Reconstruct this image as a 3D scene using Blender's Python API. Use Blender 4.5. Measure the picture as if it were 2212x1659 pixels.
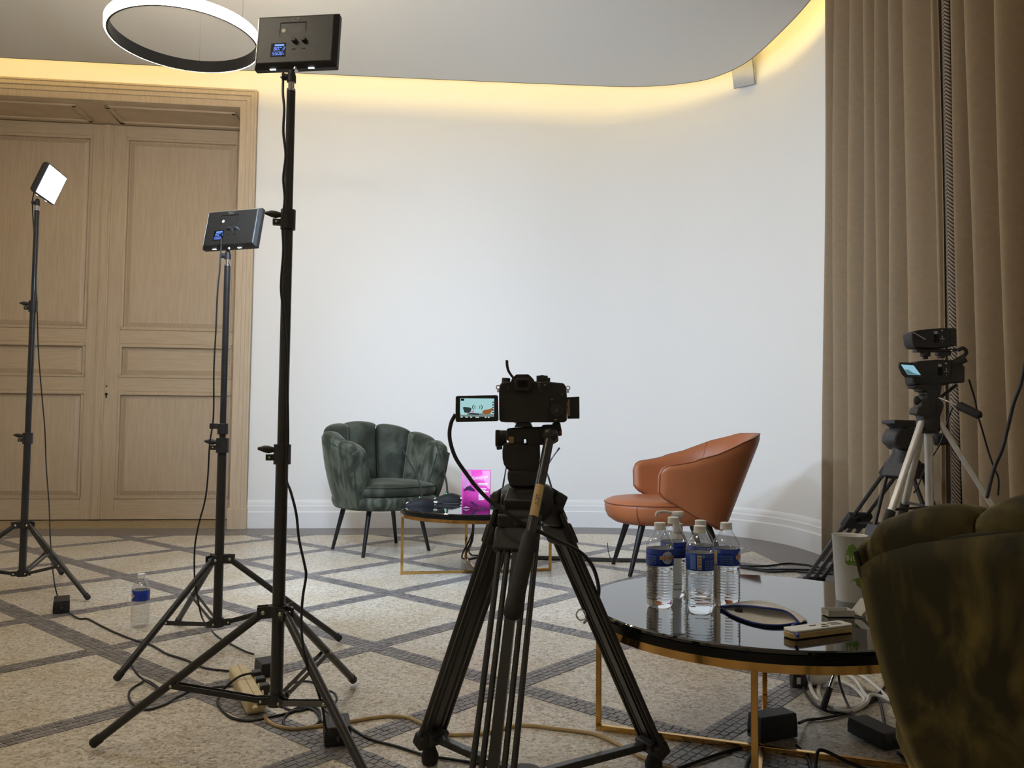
import bpy, bmesh, math, random
import numpy as np
from mathutils import Vector, Matrix, Quaternion

random.seed(7)
for o in list(bpy.data.objects):
    bpy.data.objects.remove(o)
SC = bpy.context.scene
COL = SC.collection

# ------------------------------------------------------------------ camera
cam_d = bpy.data.cameras.new('camera')
cam = bpy.data.objects.new('camera', cam_d)
COL.objects.link(cam)
cam_d.sensor_fit = 'HORIZONTAL'
cam_d.sensor_width = 36.0
cam_d.lens = 1748.0 / 2212.0 * 36.0
cam_d.clip_start = 0.05
PITCH, ROLL = math.radians(2.99), math.radians(0.56)
fw = Vector((0, math.cos(PITCH), math.sin(PITCH)))
rt0 = Vector((1, 0, 0))
up0 = rt0.cross(fw)
rt = rt0 * math.cos(ROLL) + up0 * math.sin(ROLL)
up = -rt0 * math.sin(ROLL) + up0 * math.cos(ROLL)
Mc = Matrix((rt, up, -fw)).transposed().to_4x4()
Mc.translation = Vector((0, 0, 0.8))
cam.matrix_world = Mc
SC.camera = cam

# ------------------------------------------------------------------ world, exposure
world = bpy.data.worlds.new('room_air')
SC.world = world
world.use_nodes = True
world.node_tree.nodes['Background'].inputs[0].default_value = (1.0, 0.85, 0.68, 1)
world.node_tree.nodes['Background'].inputs[1].default_value = 0.04
SC.view_settings.view_transform = 'Standard'
SC.view_settings.look = 'None'
SC.view_settings.gamma = 1.0
SC.view_settings.use_curve_mapping = False
SC.view_settings.exposure = 0.0
SC.cycles.max_bounces = 8
SC.cycles.diffuse_bounces = 4
SC.cycles.glossy_bounces = 4
SC.cycles.transmission_bounces = 8
SC.cycles.caustics_reflective = False
SC.cycles.caustics_refractive = False
# strengths of the room's lamps; the ring value also drives an added fill ring
PANEL_POWER = 21.5
RING_POWER = 95.0
COVE_POWER = 20.0

# ------------------------------------------------------------------ helpers
def lin(c):
    r = []
    for v in c[:3]:
        v = v / 255.0
        r.append(v / 12.92 if v <= 0.04045 else ((v + 0.055) / 1.055) ** 2.4)
    return (r[0], r[1], r[2], 1.0)

MATS = {}
def mat(name, col, rough=0.5, metal=0.0, spec=0.5, coat=0.0, sheen=0.0, sheen_col=None, trans=0.0, ior=1.45,
        col2=None, nscale=20.0, ndetail=3.0, nstretch=(1, 1, 1), lo=0.4, hi=0.6, distort=0.0,
        bump=0.0, bscale=None, emit=None, estr=0.0, alpha=1.0):
    if name in MATS:
        return MATS[name]
    m = bpy.data.materials.new(name)
    m.use_nodes = True
    nt = m.node_tree
    p = nt.nodes['Principled BSDF']
    p.inputs['Base Color'].default_value = lin(col)
    p.inputs['Roughness'].default_value = rough
    p.inputs['Metallic'].default_value = metal
    p.inputs['Specular IOR Level'].default_value = spec
    p.inputs['Coat Weight'].default_value = coat
    p.inputs['Coat Roughness'].default_value = 0.05
    p.inputs['IOR'].default_value = ior
    if sheen:
        p.inputs['Sheen Weight'].default_value = sheen
        p.inputs['Sheen Roughness'].default_value = 0.35
        p.inputs['Sheen Tint'].default_value = lin(sheen_col or (255, 255, 255))
    p.inputs['Transmission Weight'].default_value = trans
    p.inputs['Alpha'].default_value = alpha
    if emit:
        p.inputs['Emission Color'].default_value = lin(emit)
        p.inputs['Emission Strength'].default_value = estr
    if col2 or bump:
        tc = nt.nodes.new('ShaderNodeTexCoord')
        mp = nt.nodes.new('ShaderNodeMapping')
        mp.inputs['Scale'].default_value = nstretch
        nt.links.new(tc.outputs['Object'], mp.inputs[0])
    if col2:
        n = nt.nodes.new('ShaderNodeTexNoise')
        n.inputs['Scale'].default_value = nscale
        n.inputs['Detail'].default_value = ndetail
        n.inputs['Distortion'].default_value = distort
        nt.links.new(mp.outputs[0], n.inputs['Vector'])
        r = nt.nodes.new('ShaderNodeValToRGB')
        r.color_ramp.elements[0].position = lo
        r.color_ramp.elements[1].position = hi
        r.color_ramp.elements[0].color = lin(col)
        r.color_ramp.elements[1].color = lin(col2)
        nt.links.new(n.outputs['Fac'], r.inputs[0])
        nt.links.new(r.outputs[0], p.inputs['Base Color'])
    if bump:
        n2 = nt.nodes.new('ShaderNodeTexNoise')
        n2.inputs['Scale'].default_value = bscale or nscale
        n2.inputs['Detail'].default_value = 4
        nt.links.new(mp.outputs[0], n2.inputs['Vector'])
        b = nt.nodes.new('ShaderNodeBump')
        b.inputs['Strength'].default_value = bump
        b.inputs['Distance'].default_value = 0.002
        nt.links.new(n2.outputs['Fac'], b.inputs['Height'])
        nt.links.new(b.outputs[0], p.inputs['Normal'])
    MATS[name] = m
    return m

def sm(pts, k=6, closed=False):
    """Catmull-Rom through points"""
    P = [Vector(p) for p in pts]
    n = len(P)
    out = []
    rng = n if closed else n - 1
    for i in range(rng):
        if closed:
            a, b, c, d = P[(i - 1) % n], P[i], P[(i + 1) % n], P[(i + 2) % n]
        else:
            b, c = P[i], P[i + 1]
            a = P[i - 1] if i > 0 else b * 2 - c
            d = P[i + 2] if i + 2 < n else c * 2 - b
        for j in range(k):
            t = j / k
            out.append(0.5 * (2 * b + (c - a) * t + (2 * a - 5 * b + 4 * c - d) * t * t + (3 * b - a - 3 * c + d) * t ** 3))
    if not closed:
        out.append(P[-1])
    return out

class MB:
    def __init__(self, M=None):
        self.v = []
        self.f = []
        self.M = M or Matrix.Identity(4)
    def add(self, vs, fs):
        o = len(self.v)
        self.v += [self.M @ Vector(p) for p in vs]
        self.f += [[i + o for i in f] for f in fs]
        return self
    def box(self, c, s, R=None, taper=(1, 1)):
        hx, hy, hz = s[0] / 2, s[1] / 2, s[2] / 2
        vs = []
        for z in (-1, 1):
            tx, ty = (taper if z > 0 else (1, 1))
            for x, y in ((-1, -1), (1, -1), (1, 1), (-1, 1)):
                p = Vector((x * hx * tx, y * hy * ty, z * hz))
                if R is not None:
                    p = R @ p
                vs.append(p + Vector(c))
        return self.add(vs, [(3, 2, 1, 0), (4, 5, 6, 7), (0, 1, 5, 4), (1, 2, 6, 5), (2, 3, 7, 6), (3, 0, 4, 7)])
    def bar(self, p0, p1, w, t, side=(0, 0, 1)):
        """rectangular bar p0->p1; w along 'side' cross, t along the other"""
        a, b = Vector(p0), Vector(p1)
        d = (b - a).normalized()
        s = Vector(side)
        e1 = d.cross(s)
        if e1.length < 1e-5:
            e1 = d.cross(Vector((1, 0, 0)))
        e1.normalize()
        e2 = d.cross(e1).normalized()
        vs = []
        for q in (a, b):
            for x, y in ((-1, -1), (1, -1), (1, 1), (-1, 1)):
                vs.append(q + e1 * (x * w / 2) + e2 * (y * t / 2))
        return self.add(vs, [(3, 2, 1, 0), (4, 5, 6, 7), (0, 1, 5, 4), (1, 2, 6, 5), (2, 3, 7, 6), (3, 0, 4, 7)])
    def tube(self, pts, r, n=8, closed=False, cap=True):
        P = [Vector(p) for p in pts]
        m = len(P)
        rs = r if isinstance(r, (list, tuple)) else [r] * m
        T = []
        for i in range(m):
            if closed:
                t = P[(i + 1) % m] - P[(i - 1) % m]
            else:
                t = P[min(i + 1, m - 1)] - P[max(i - 1, 0)]
            T.append(t.normalized() if t.length > 1e-9 else Vector((0, 0, 1)))
        ref = Vector((0, 0, 1)) if abs(T[0].z) < 0.9 else Vector((1, 0, 0))
        e1 = (ref - T[0] * ref.dot(T[0])).normalized()
        vs = []
        for i in range(m):
            e1 = e1 - T[i] * e1.dot(T[i])
            e1.normalize()
            e2 = T[i].cross(e1)
            for k in range(n):
                a = 2 * math.pi * k / n
                vs.append(P[i] + (e1 * math.cos(a) + e2 * math.sin(a)) * rs[i])
        fs = []
        for i in range(m if closed else m - 1):
            j = (i + 1) % m
            for k in range(n):
                l = (k + 1) % n
                fs.append((i * n + k, i * n + l, j * n + l, j * n + k))
        if cap and not closed:
            fs.append(tuple(range(n))[::-1])
            fs.append(tuple((m - 1) * n + k for k in range(n)))
        return self.add(vs, fs)
    def cyl(self, p0, p1, r0, r1=None, n=16):
        return self.tube([p0, p1], [r0, r0 if r1 is None else r1], n)
    def lathe(self, prof, n=32, c=(0, 0, 0), axis=None, a0=0.0, a1=None):
        """prof of (r, z); axis: optional 3x3 taking z to the axis"""
        full = a1 is None
        a1 = a0 + 2 * math.pi if full else a1
        cols = n if full else n + 1
        vs, fs = [], []
        for r, z in prof:
            for k in range(cols):
                a = a0 + (a1 - a0) * k / n
                p = Vector((r * math.cos(a), r * math.sin(a), z))
                if axis is not None:
                    p = axis @ p
                vs.append(p + Vector(c))
        for i in range(len(prof) - 1):
            for k in range(n):
                l = (k + 1) % cols
                fs.append((i * cols + k, i * cols + l, (i + 1) * cols + l, (i + 1) * cols + k))
        if full and prof[0] != prof[-1]:
            if prof[0][0] > 1e-6:
                fs.append(tuple(range(cols))[::-1])
            if prof[-1][0] > 1e-6:
                fs.append(tuple((len(prof) - 1) * cols + k for k in range(cols)))
        return self.add(vs, fs)
    def prism(self, poly, d0, d1, fn=None):
        """polygon of 2-tuples extruded between d0 and d1; fn(u, v, d) -> point"""
        fn = fn or (lambda u, v, d: (u, v, d))
        n = len(poly)
        vs = [fn(p[0], p[1], d0) for p in poly] + [fn(p[0], p[1], d1) for p in poly]
        fs = [tuple(range(n))[::-1], tuple(range(n, 2 * n))]
        fs += [(i, (i + 1) % n, n + (i + 1) % n, n + i) for i in range(n)]
        return self.add(vs, fs)
    def grid(self, fn, nu, nv, cu=False, cv=False):
        vs = [fn(i / (nu if cu else nu - 1) if nu > 1 else 0, j / (nv if cv else nv - 1)) for i in range(nu) for j in range(nv)]
        fs = []
        for i in range(nu if cu else nu - 1):
            for j in range(nv if cv else nv - 1):
                a, b = (i + 1) % nu, (j + 1) % nv
                fs.append((i * nv + j, a * nv + j, a * nv + b, i * nv + b))
        return self.add(vs, fs)
    def ball(self, c, r, n=12, s=(1, 1, 1)):
        prof = [(max(1e-7, r * math.sin(math.pi * i / (n // 2 + 2))), -r * math.cos(math.pi * i / (n // 2 + 2))) for i in range(n // 2 + 3)]
        o = len(self.v)
        self.lathe(prof, n)
        Mi = self.M
        inv = Mi.inverted()
        for i in range(o, len(self.v)):
            q = inv @ self.v[i]
            self.v[i] = Mi @ Vector((q.x * s[0] + c[0], q.y * s[1] + c[1], q.z * s[2] + c[2]))
        return self
    def build(self, name, material, parent=None, smooth=42, bevel=0.0, bseg=2, sub=0, weld=True):
        me = bpy.data.meshes.new(name)
        me.from_pydata([tuple(p) for p in self.v], [], self.f)
        bm = bmesh.new()
        bm.from_mesh(me)
        if weld:
            bmesh.ops.remove_doubles(bm, verts=bm.verts, dist=1e-6)
        bmesh.ops.recalc_face_normals(bm, faces=bm.faces)
        bm.to_mesh(me)
        bm.free()
        me.materials.append(material)
        if smooth:
            me.polygons.foreach_set('use_smooth', [True] * len(me.polygons))
            me.set_sharp_from_angle(angle=math.radians(smooth))
        o = bpy.data.objects.new(name, me)
        COL.objects.link(o)
        if parent is not None:
            o.parent = parent
        if bevel:
            b = o.modifiers.new('bevel', 'BEVEL')
            b.width = bevel
            b.segments = bseg
            b.limit_method = 'ANGLE'
            b.angle_limit = math.radians(40)
        if sub:
            s = o.modifiers.new('subsurf', 'SUBSURF')
            s.levels = sub
            s.render_levels = sub
        return o

def tag(o, label=None, cat=None, group=None, kind=None):
    if label: o['label'] = label
    if cat: o['category'] = cat
    if group: o['group'] = group
    if kind: o['kind'] = kind
    return o

def thing(name, label, cat, loc=(0, 0, 0), rz=0.0, group=None, kind=None):
    o = bpy.data.objects.new(name, None)
    o.empty_display_size = 0.05
    COL.objects.link(o)
    o.location = loc
    o.rotation_euler = (0, 0, rz)
    return tag(o, label, cat, group, kind)

def W(t):
    """mesh builder taking world coordinates for a thing whose Empty is only translated"""
    return MB(Matrix.Translation(-Vector(t.location)))

def copy_tree(o, parent=None):
    c = o.copy()
    COL.objects.link(c)
    c.parent = parent
    for ch in o.children:
        copy_tree(ch, c)
    return c

def label_part(o, text):
    o['label'] = text
    return o

_tc = {}
def text2d(s, size=1.0, shear=0.0):
    """flat lettering as (verts2d, faces), centred"""
    key = (s, shear)
    if key not in _tc:
        cu = bpy.data.curves.new('lettering', 'FONT')
        cu.body = s
        cu.align_x = 'CENTER'
        cu.align_y = 'CENTER'
        cu.shear = shear
        cu.resolution_u = 2
        ob = bpy.data.objects.new('lettering', cu)
        COL.objects.link(ob)
        dg = bpy.context.evaluated_depsgraph_get()
        dg.update()
        me = ob.evaluated_get(dg).to_mesh()
        _tc[key] = ([(v.co.x, v.co.y) for v in me.vertices], [tuple(p.vertices) for p in me.polygons])
        ob.evaluated_get(dg).to_mesh_clear()
        bpy.data.objects.remove(ob)
        bpy.data.curves.remove(cu)
    v, f = _tc[key]
    return [(x * size, y * size) for x, y in v], f

def letters(mb, s, size, fn, shear=0.0):
    v, f = text2d(s, size, shear)
    return mb.add([fn(x, y) for x, y in v], f)

SEG = {'0': 'abcdef', '1': 'bc', '2': 'abged', '5': 'afgcd', '8': 'abcdefg'}
def seg7(mb, digit, fn, x, y, w, h, t):
    """seven-segment digit; fn(u, v) -> point"""
    R = {'a': (0, h - t, w, h), 'd': (0, 0, w, t), 'g': (0, h / 2 - t / 2, w, h / 2 + t / 2),
         'b': (w - t, h / 2, w, h), 'c': (w - t, 0, w, h / 2), 'f': (0, h / 2, t, h), 'e': (0, 0, t, h / 2)}
    for s in SEG[digit]:
        u0, v0, u1, v1 = R[s]
        k = 0.18
        mb.add([fn(x + a + k * b, y + b) for a, b in ((u0, v0), (u1, v0), (u1, v1), (u0, v1))], [(0, 1, 2, 3)])

# ------------------------------------------------------------------ materials
WHITE = mat('wall_paint', (238, 236, 232), 0.7, bump=0.04, bscale=60)
CEIL = mat('ceiling_paint', (222, 218, 210), 0.75)
SKIRT = mat('skirting_paint', (236, 235, 233), 0.45)
OAK = mat('pale_oak', (205, 185, 158), 0.5, col2=(194, 173, 145), nscale=7, nstretch=(9, 9, 0.7), lo=0.35, hi=0.7, bump=0.05, bscale=30)
OAKH = mat('pale_oak_crosswise', (205, 185, 157), 0.5, col2=(194, 173, 144), nscale=7, nstretch=(0.8, 0.8, 9), lo=0.35, hi=0.7, bump=0.05, bscale=30)
DARKGAP = mat('dark_gap', (30, 24, 18), 0.8)
BLACKM = mat('black_metal', (40, 38, 36), 0.34, coat=0.2, col2=(45, 43, 41), nscale=40)
BLACKP = mat('black_plastic', (42, 40, 39), 0.48, col2=(48, 46, 45), nscale=90, bump=0.05, bscale=300)
BLACKR = mat('black_rubber', (38, 36, 35), 0.7, col2=(44, 42, 41), nscale=60)
CABLE = mat('black_cable', (24, 23, 23), 0.5, col2=(29, 28, 28), nscale=80)
CHROME = mat('chrome', (205, 205, 208), 0.18, metal=1.0)
STEEL = mat('pale_rivet', (196, 196, 178), 0.25, metal=0.8)
ALU = mat('silver_aluminium', (206, 204, 200), 0.4, metal=0.35, col2=(198, 196, 192), nscale=30)
GOLD = mat('brass', (214, 172, 104), 0.15, metal=1.0, col2=(204, 160, 92), nscale=6)
GLASST = mat('black_glass', (10, 10, 13), 0.04, spec=0.7, coat=0.5, ior=1.5, col2=(13, 13, 16), nscale=4)
CREAM = mat('cream_plastic', (214, 196, 152), 0.45, col2=(206, 186, 140), nscale=30)
CREAMC = mat('cream_cable', (196, 170, 120), 0.5, col2=(186, 160, 112), nscale=40)
WHITEP = mat('white_plastic', (226, 224, 218), 0.35, col2=(218, 216, 210), nscale=40)
WHITEC = mat('white_cable', (226, 220, 210), 0.45, col2=(218, 212, 202), nscale=40)

# ------------------------------------------------------------------ floor
def terrazzo():
    m = bpy.data.materials.new('beige_terrazzo')
    m.use_nodes = True
    nt = m.node_tree
    p = nt.nodes['Principled BSDF']
    p.inputs['Roughness'].default_value = 0.34
    p.inputs['Specular IOR Level'].default_value = 0.45
    tc = nt.nodes.new('ShaderNodeTexCoord')
    vo = nt.nodes.new('ShaderNodeTexVoronoi')
    vo.inputs['Scale'].default_value = 105
    no = nt.nodes.new('ShaderNodeTexNoise')
    no.inputs['Scale'].default_value = 2.2
    no.inputs['Detail'].default_value = 4
    ns = nt.nodes.new('ShaderNodeTexNoise')
    ns.inputs['Scale'].default_value = 130
    ns.inputs['Detail'].default_value = 2
    for n in (vo, no, ns):
        nt.links.new(tc.outputs['Object'], n.inputs['Vector'])
    r = nt.nodes.new('ShaderNodeValToRGB')
    els = r.color_ramp.elements
    els[0].position, els[0].color = 0.0, lin((160, 149, 131))
    els[1].position, els[1].color = 1.0, lin((232, 226, 215))
    e = els.new(0.5); e.color = lin((211, 204, 191))
    e = els.new(0.16); e.color = lin((194, 185, 169))
    sep = nt.nodes.new('ShaderNodeSeparateColor')
    nt.links.new(vo.outputs['Color'], sep.inputs[0])
    nt.links.new(sep.outputs[0], r.inputs[0])
    r2 = nt.nodes.new('ShaderNodeValToRGB')
    r2.color_ramp.elements[0].position, r2.color_ramp.elements[0].color = 0.34, lin((120, 104, 84))
    r2.color_ramp.elements[1].position, r2.color_ramp.elements[1].color = 0.42, (1, 1, 1, 1)
    nt.links.new(ns.outputs['Fac'], r2.inputs[0])
    mx = nt.nodes.new('ShaderNodeMix'); mx.data_type = 'RGBA'; mx.blend_type = 'MULTIPLY'
    mx.inputs[0].default_value = 0.75
    nt.links.new(r.outputs[0], mx.inputs[6]); nt.links.new(r2.outputs[0], mx.inputs[7])
    r3 = nt.nodes.new('ShaderNodeValToRGB')
    r3.color_ramp.elements[0].position, r3.color_ramp.elements[0].color = 0.3, lin((238, 230, 214))
    r3.color_ramp.elements[1].position, r3.color_ramp.elements[1].color = 0.7, (1, 1, 1, 1)
    nt.links.new(no.outputs['Fac'], r3.inputs[0])
    mx2 = nt.nodes.new('ShaderNodeMix'); mx2.data_type = 'RGBA'; mx2.blend_type = 'MULTIPLY'
    mx2.inputs[0].default_value = 1.0
    nt.links.new(mx.outputs[2], mx2.inputs[6]); nt.links.new(r3.outputs[0], mx2.inputs[7])
    nt.links.new(mx2.outputs[2], p.inputs['Base Color'])
    b = nt.nodes.new('ShaderNodeBump'); b.inputs['Strength'].default_value = 0.12; b.inputs['Distance'].default_value = 0.001
    nt.links.new(ns.outputs['Fac'], b.inputs['Height'])
    nt.links.new(b.outputs[0], p.inputs['Normal'])
    return m

def stone_grey(name, ca, cb):
    m = bpy.data.materials.new(name)
    m.use_nodes = True
    nt = m.node_tree
    p = nt.nodes['Principled BSDF']
    p.inputs['Roughness'].default_value = 0.36
    g = nt.nodes.new('ShaderNodeNewGeometry')
    oi = nt.nodes.new('ShaderNodeObjectInfo')
    ad = nt.nodes.new('ShaderNodeMath'); ad.operation = 'ADD'
    fr = nt.nodes.new('ShaderNodeMath'); fr.operation = 'FRACT'
    nt.links.new(g.outputs['Random Per Island'], ad.inputs[0])
    nt.links.new(oi.outputs['Random'], ad.inputs[1])
    nt.links.new(ad.outputs[0], fr.inputs[0])
    r = nt.nodes.new('ShaderNodeValToRGB')
    r.color_ramp.elements[0].color = lin(ca)
    r.color_ramp.elements[1].color = lin(cb)
    nt.links.new(fr.outputs[0], r.inputs[0])
    nt.links.new(r.outputs[0], p.inputs['Base Color'])
    return m

TERR = terrazzo()
TESS = stone_grey('grey_mosaic_stone', (104, 100, 100), (138, 133, 131))
BORD = mat('grey_mosaic_border', (128, 121, 117), 0.38, col2=(112, 106, 103), nscale=60, ndetail=2, bump=0.1, bscale=90)

floor = MB().box((-1.6, 2.1, -0.05), (7.6, 10.4, 0.1)).build('floor', TERR, smooth=0)
tag(floor, 'beige terrazzo floor crossed by grey mosaic bands', None, kind='structure')

def wall_y(x):
    return 6.47 + 0.11 * x
CURVE = [(0.25, 6.4975), (0.58, 6.523), (0.88, 6.497), (1.26, 6.385), (1.48, 6.245), (1.68, 6.06), (1.85, 5.835), (1.955, 5.55), (1.993, 5.22), (2.0, 4.9)]
WPATH = [(-2.10, wall_y(-2.10)), (-1.3, wall_y(-1.3)), (-0.5, wall_y(-0.5))] + [(p.x, p.y) for p in sm([(x, y, 0) for x, y in CURVE], 4)]

def offset_path(path, d):
    """move to the room side (right of the walking direction)"""
    out = []
    n = len(path)
    for i in range(n):
        a, b = path[max(i - 1, 0)], path[min(i + 1, n - 1)]
        t = Vector((b[0] - a[0], b[1] - a[1])).normalized()
        out.append((path[i][0] + t.y * d, path[i][1] - t.x * d))
    return out

# border band that follows the wall
BPATH = [(-4.6, wall_y(-4.6)), (-3.4, wall_y(-3.4))] + WPATH + [(2.0, 3.5), (2.0, 1.5)]
inner = offset_path(BPATH, 0.40)
outer = offset_path(BPATH, -0.02)
bm_ = MB()
for i in range(len(BPATH) - 1):
    bm_.add([(outer[i][0], outer[i][1], 0.0012), (outer[i + 1][0], outer[i + 1][1], 0.0012), (inner[i + 1][0], inner[i + 1][1], 0.0012), (inner[i][0], inner[i][1], 0.0012)], [(0, 1, 2, 3)])
bm_.build('border_band', BORD, floor, smooth=0)

# mosaic bands: a square grid of bands, four rows of small stones each
GA = math.radians(49.6)
GS = 0.6605
GO = Vector((-1.932, 3.324))
E1 = Vector((math.cos(GA), math.sin(GA)))
E2 = Vector((math.cos(GA - math.pi / 2), math.sin(GA - math.pi / 2)))
inner_v = [Vector(p) for p in inner]
def in_field(p):
    if not (-4.8 < p.x < 1.95 and 0.4 < p.y < 6.2):
        return False
    if p.y > wall_y(p.x) - 0.41 or p.x > 1.62:
        return False
    if p.x > 0.2 and p.y > 4.6:
        for i in range(len(inner_v) - 1):
            a, b = inner_v[i], inner_v[i + 1]
            if (b - a).cross(p - a) > 0 and -0.02 < (p - a).dot(b - a) / (b - a).length_squared < 1.02 and (p - a).length < 0.5:
                return False
    return True
rowsW, rows = 0.0215, 4
def px_of(p):
    d = Vector((p.x, p.y, 0)) - Vector((0, 0, 0.8))
    z = d.dot(fw)
    if z <= 0.1:
        return None
    return (1106 + 1748 * d.dot(rt) / z, 829.5 - 1748 * d.dot(up) / z, z)
stones = []
rnd = random.Random(3)
for fam in (0, 1):
    ed, en = (E2, E1) if fam == 0 else (E1, E2)
    for k in range(-9, 12):
        for r in range(rows):
            off = (r - (rows - 1) / 2) * rowsW
            t = -7.0 + rnd.random() * 0.02
            while t < 8.0:
                L = rnd.uniform(0.021, 0.031)
                c = GO + en * (k * GS + off) + ed * (t + L / 2)
                t += L
                if not in_field(c):
                    continue
                if fam == 1:
                    q = (c - GO).dot(E1) / GS
                    if abs(q - round(q)) * GS < rows * rowsW / 2 - 0.010:
                        continue
                stones.append((c, L - 0.0022, rowsW - 0.0020, math.atan2(ed.y, ed.x) + rnd.uniform(-0.04, 0.04), rnd.uniform(0.0012, 0.0022)))
def rank(s):
    q = px_of(s[0])
    if q is None or not (0 < q[0] < 2212 and 0 < q[1] < 1655):
        return 1e9
    return q[2]
stones.sort(key=rank)
tess_mesh = []
for q in range(3):
    mb = MB().box((0, 0, 0.0), (1, 1, 2.0), taper=(0.93, 0.93))
    oo = mb.build('tessera', TESS, smooth=0)
    tess_mesh.append(oo.data)
    bpy.data.objects.remove(oo)
for i, (c, L, w, a, h) in enumerate(stones[:300]):
    o = bpy.data.objects.new('tessera', tess_mesh[i % 3])
    COL.objects.link(o)
    o.parent = floor
    o.location = (c.x, c.y, 0)
    o.scale = (L, w, h)
    o.rotation_euler = (0, 0, a)
tv, tf = [], []
for (c, L, w, a, h) in stones[300:]:
    ca, sa = math.cos(a), math.sin(a)
    o = len(tv)
    for z, s in ((0, 1.0), (h, 0.93)):
        for x, y in ((-L / 2, -w / 2), (L / 2, -w / 2), (L / 2, w / 2), (-L / 2, w / 2)):
            tv.append((c.x + s * (x * ca - y * sa), c.y + s * (x * sa + y * ca), z))
    tf += [(o + 4, o + 5, o + 6, o + 7), (o, o + 1, o + 5, o + 4), (o + 1, o + 2, o + 6, o + 5), (o + 2, o + 3, o + 7, o + 6), (o + 3, o, o + 4, o + 7)]
me = bpy.data.meshes.new('mosaic_stones')
me.from_pydata(tv, [], tf)
me.materials.append(TESS)
o = bpy.data.objects.new('mosaic_stones', me)
COL.objects.link(o)
o.parent = floor
o['kind'] = 'stuff'

# ------------------------------------------------------------------ walls
def wall_strip(name, path, z0, z1, m, label):
    mb = MB()
    back = offset_path(path, -0.12)
    poly = list(path) + back[::-1]
    n = len(path)
    vs = [(p[0], p[1], z) for z in (z0, z1) for p in poly]
    fs = []
    N = len(poly)
    for i in range(N):
        j = (i + 1) % N
        fs.append((i, j, N + j, N + i))
    for i in range(n - 1):
        fs.append((i, i + 1, N - 2 - i, N - 1 - i))
        fs.append((N + i, N + i + 1, 2 * N - 2 - i, 2 * N - 1 - i))
    mb.add(vs, fs)
    return tag(mb.build(name, m, smooth=30), label, None, kind='structure')

TOPZ = 3.9
wb = wall_strip('wall_back', WPATH, 0, TOPZ, WHITE, 'white plaster wall curving round to the curtain')
DO = (-3.35, wall_y(-3.35), 0)
DR = math.atan(0.11)
lint = MB()
lint.box((0.0085, 0.06, (3.3 + TOPZ) / 2), (2.497, 0.12, TOPZ - 3.3))
lint.box((-1.75, 0.06, TOPZ / 2), (1.15, 0.12, TOPZ))
lo_ = lint.build('wall_back', WHITE, smooth=0)
lo_.location, lo_.rotation_euler = DO, (0, 0, DR)
tag(lo_, 'white wall above the double oak door', None, kind='structure')
tag(MB().box((2.215, 1.0, TOPZ / 2), (0.17, 7.9, TOPZ)).build('wall_right', WHITE, smooth=0), 'white wall behind the curtains', None, kind='structure')
tag(MB().box((-5.2, 1.6, TOPZ / 2), (0.12, 9.4, TOPZ)).build('wall_left', WHITE, smooth=0), 'white wall at the far left', None, kind='structure')
tag(MB().box((-1.6, -3.0, TOPZ / 2), (7.6, 0.12, TOPZ)).build('wall_near', WHITE, smooth=0), 'white wall behind the viewer', None, kind='structure')

# skirting board
prof = [(0.024, 0.0), (0.024, 0.122), (0.017, 0.132), (0.017, 0.168), (0.010, 0.178), (0.010, 0.198), (0.004, 0.212), (0.0, 0.218)]
SPATH = [(-2.03, wall_y(-2.03))] + WPATH[1:]
offs = [(offset_path(SPATH, d), z) for d, z in prof]
mb = MB()
mb.grid(lambda u, v: (offs[round(v * (len(prof) - 1))][0][round(u * (len(SPATH) - 1))][0], offs[round(v * (len(prof) - 1))][0][round(u * (len(SPATH) - 1))][1], offs[round(v * (len(prof) - 1))][1]), len(SPATH), len(prof))
tag(mb.build('baseboard_back', SKIRT, smooth=25), 'white moulded skirting board along the curved wall', None, kind='structure')

# ------------------------------------------------------------------ ceilings and cove light
CEDGE = [(-5.1, 5.52), (-3.69, 5.66), (-2.74, 5.755), (-1.92, 5.838), (-1.08, 5.915), (-0.39, 5.97), (0.30, 6.02), (0.94, 6.05), (1.35, 5.955), (1.54, 5.80), (1.66, 5.57), (1.74, 5.17), (1.785, 4.78), (1.80, 4.2), (1.80, 3.0), (1.80, -2.9)]
CE = sm([(x, y, 0) for x, y in CEDGE], 6)
poly = [(p.x, p.y) for p in CE] + [(-5.1, -2.9)]
ce = tag(MB().prism(poly, 3.40, 3.46).build('ceiling', CEIL, smooth=30), 'pale dropped ceiling with rounded corner', None, kind='structure')
mb = MB()
CE2 = [(p.x, p.y) for p in CE]
o1 = offset_path(CE2, -0.004)
for i in range(len(CE2) - 1):
    mb.add([(o1[i][0], o1[i][1], 3.398), (o1[i + 1][0], o1[i + 1][1], 3.398), (o1[i + 1][0], o1[i + 1][1], 3.41), (o1[i][0], o1[i][1], 3.41)], [(0, 1, 2, 3)])
mb.build('edge_strip', mat('dark_edge', (92, 84, 74), 0.6), ce, smooth=30)
tag(MB().box((-1.6, 2.1, TOPZ + 0.05), (7.6, 10.4, 0.1)).build('ceiling', CEIL, smooth=0), 'upper ceiling above the lit recess', None, kind='structure')

def emitter(name, col, strength):
    m = bpy.data.materials.new(name)
    m.use_nodes = True
    nt = m.node_tree
    nt.nodes.remove(nt.nodes['Principled BSDF'])
    e = nt.nodes.new('ShaderNodeEmission')
    e.inputs[0].default_value = col
    e.inputs[1].default_value = strength
    nt.links.new(e.outputs[0], nt.nodes['Material Output'].inputs[0])
    return m
COVE = emitter('warm_cove_led', (1.0, 0.74, 0.25, 1), COVE_POWER)
cl = offset_path(CE2, 0.07)
pts = [(x, y, 3.478) for x, y in cl if y > 2.2]
co = MB().tube(pts, 0.014, 6).build('cove_strip_light', COVE)
tag(co, 'warm strip light lying on top of the ceiling edge', 'strip light')

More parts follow.
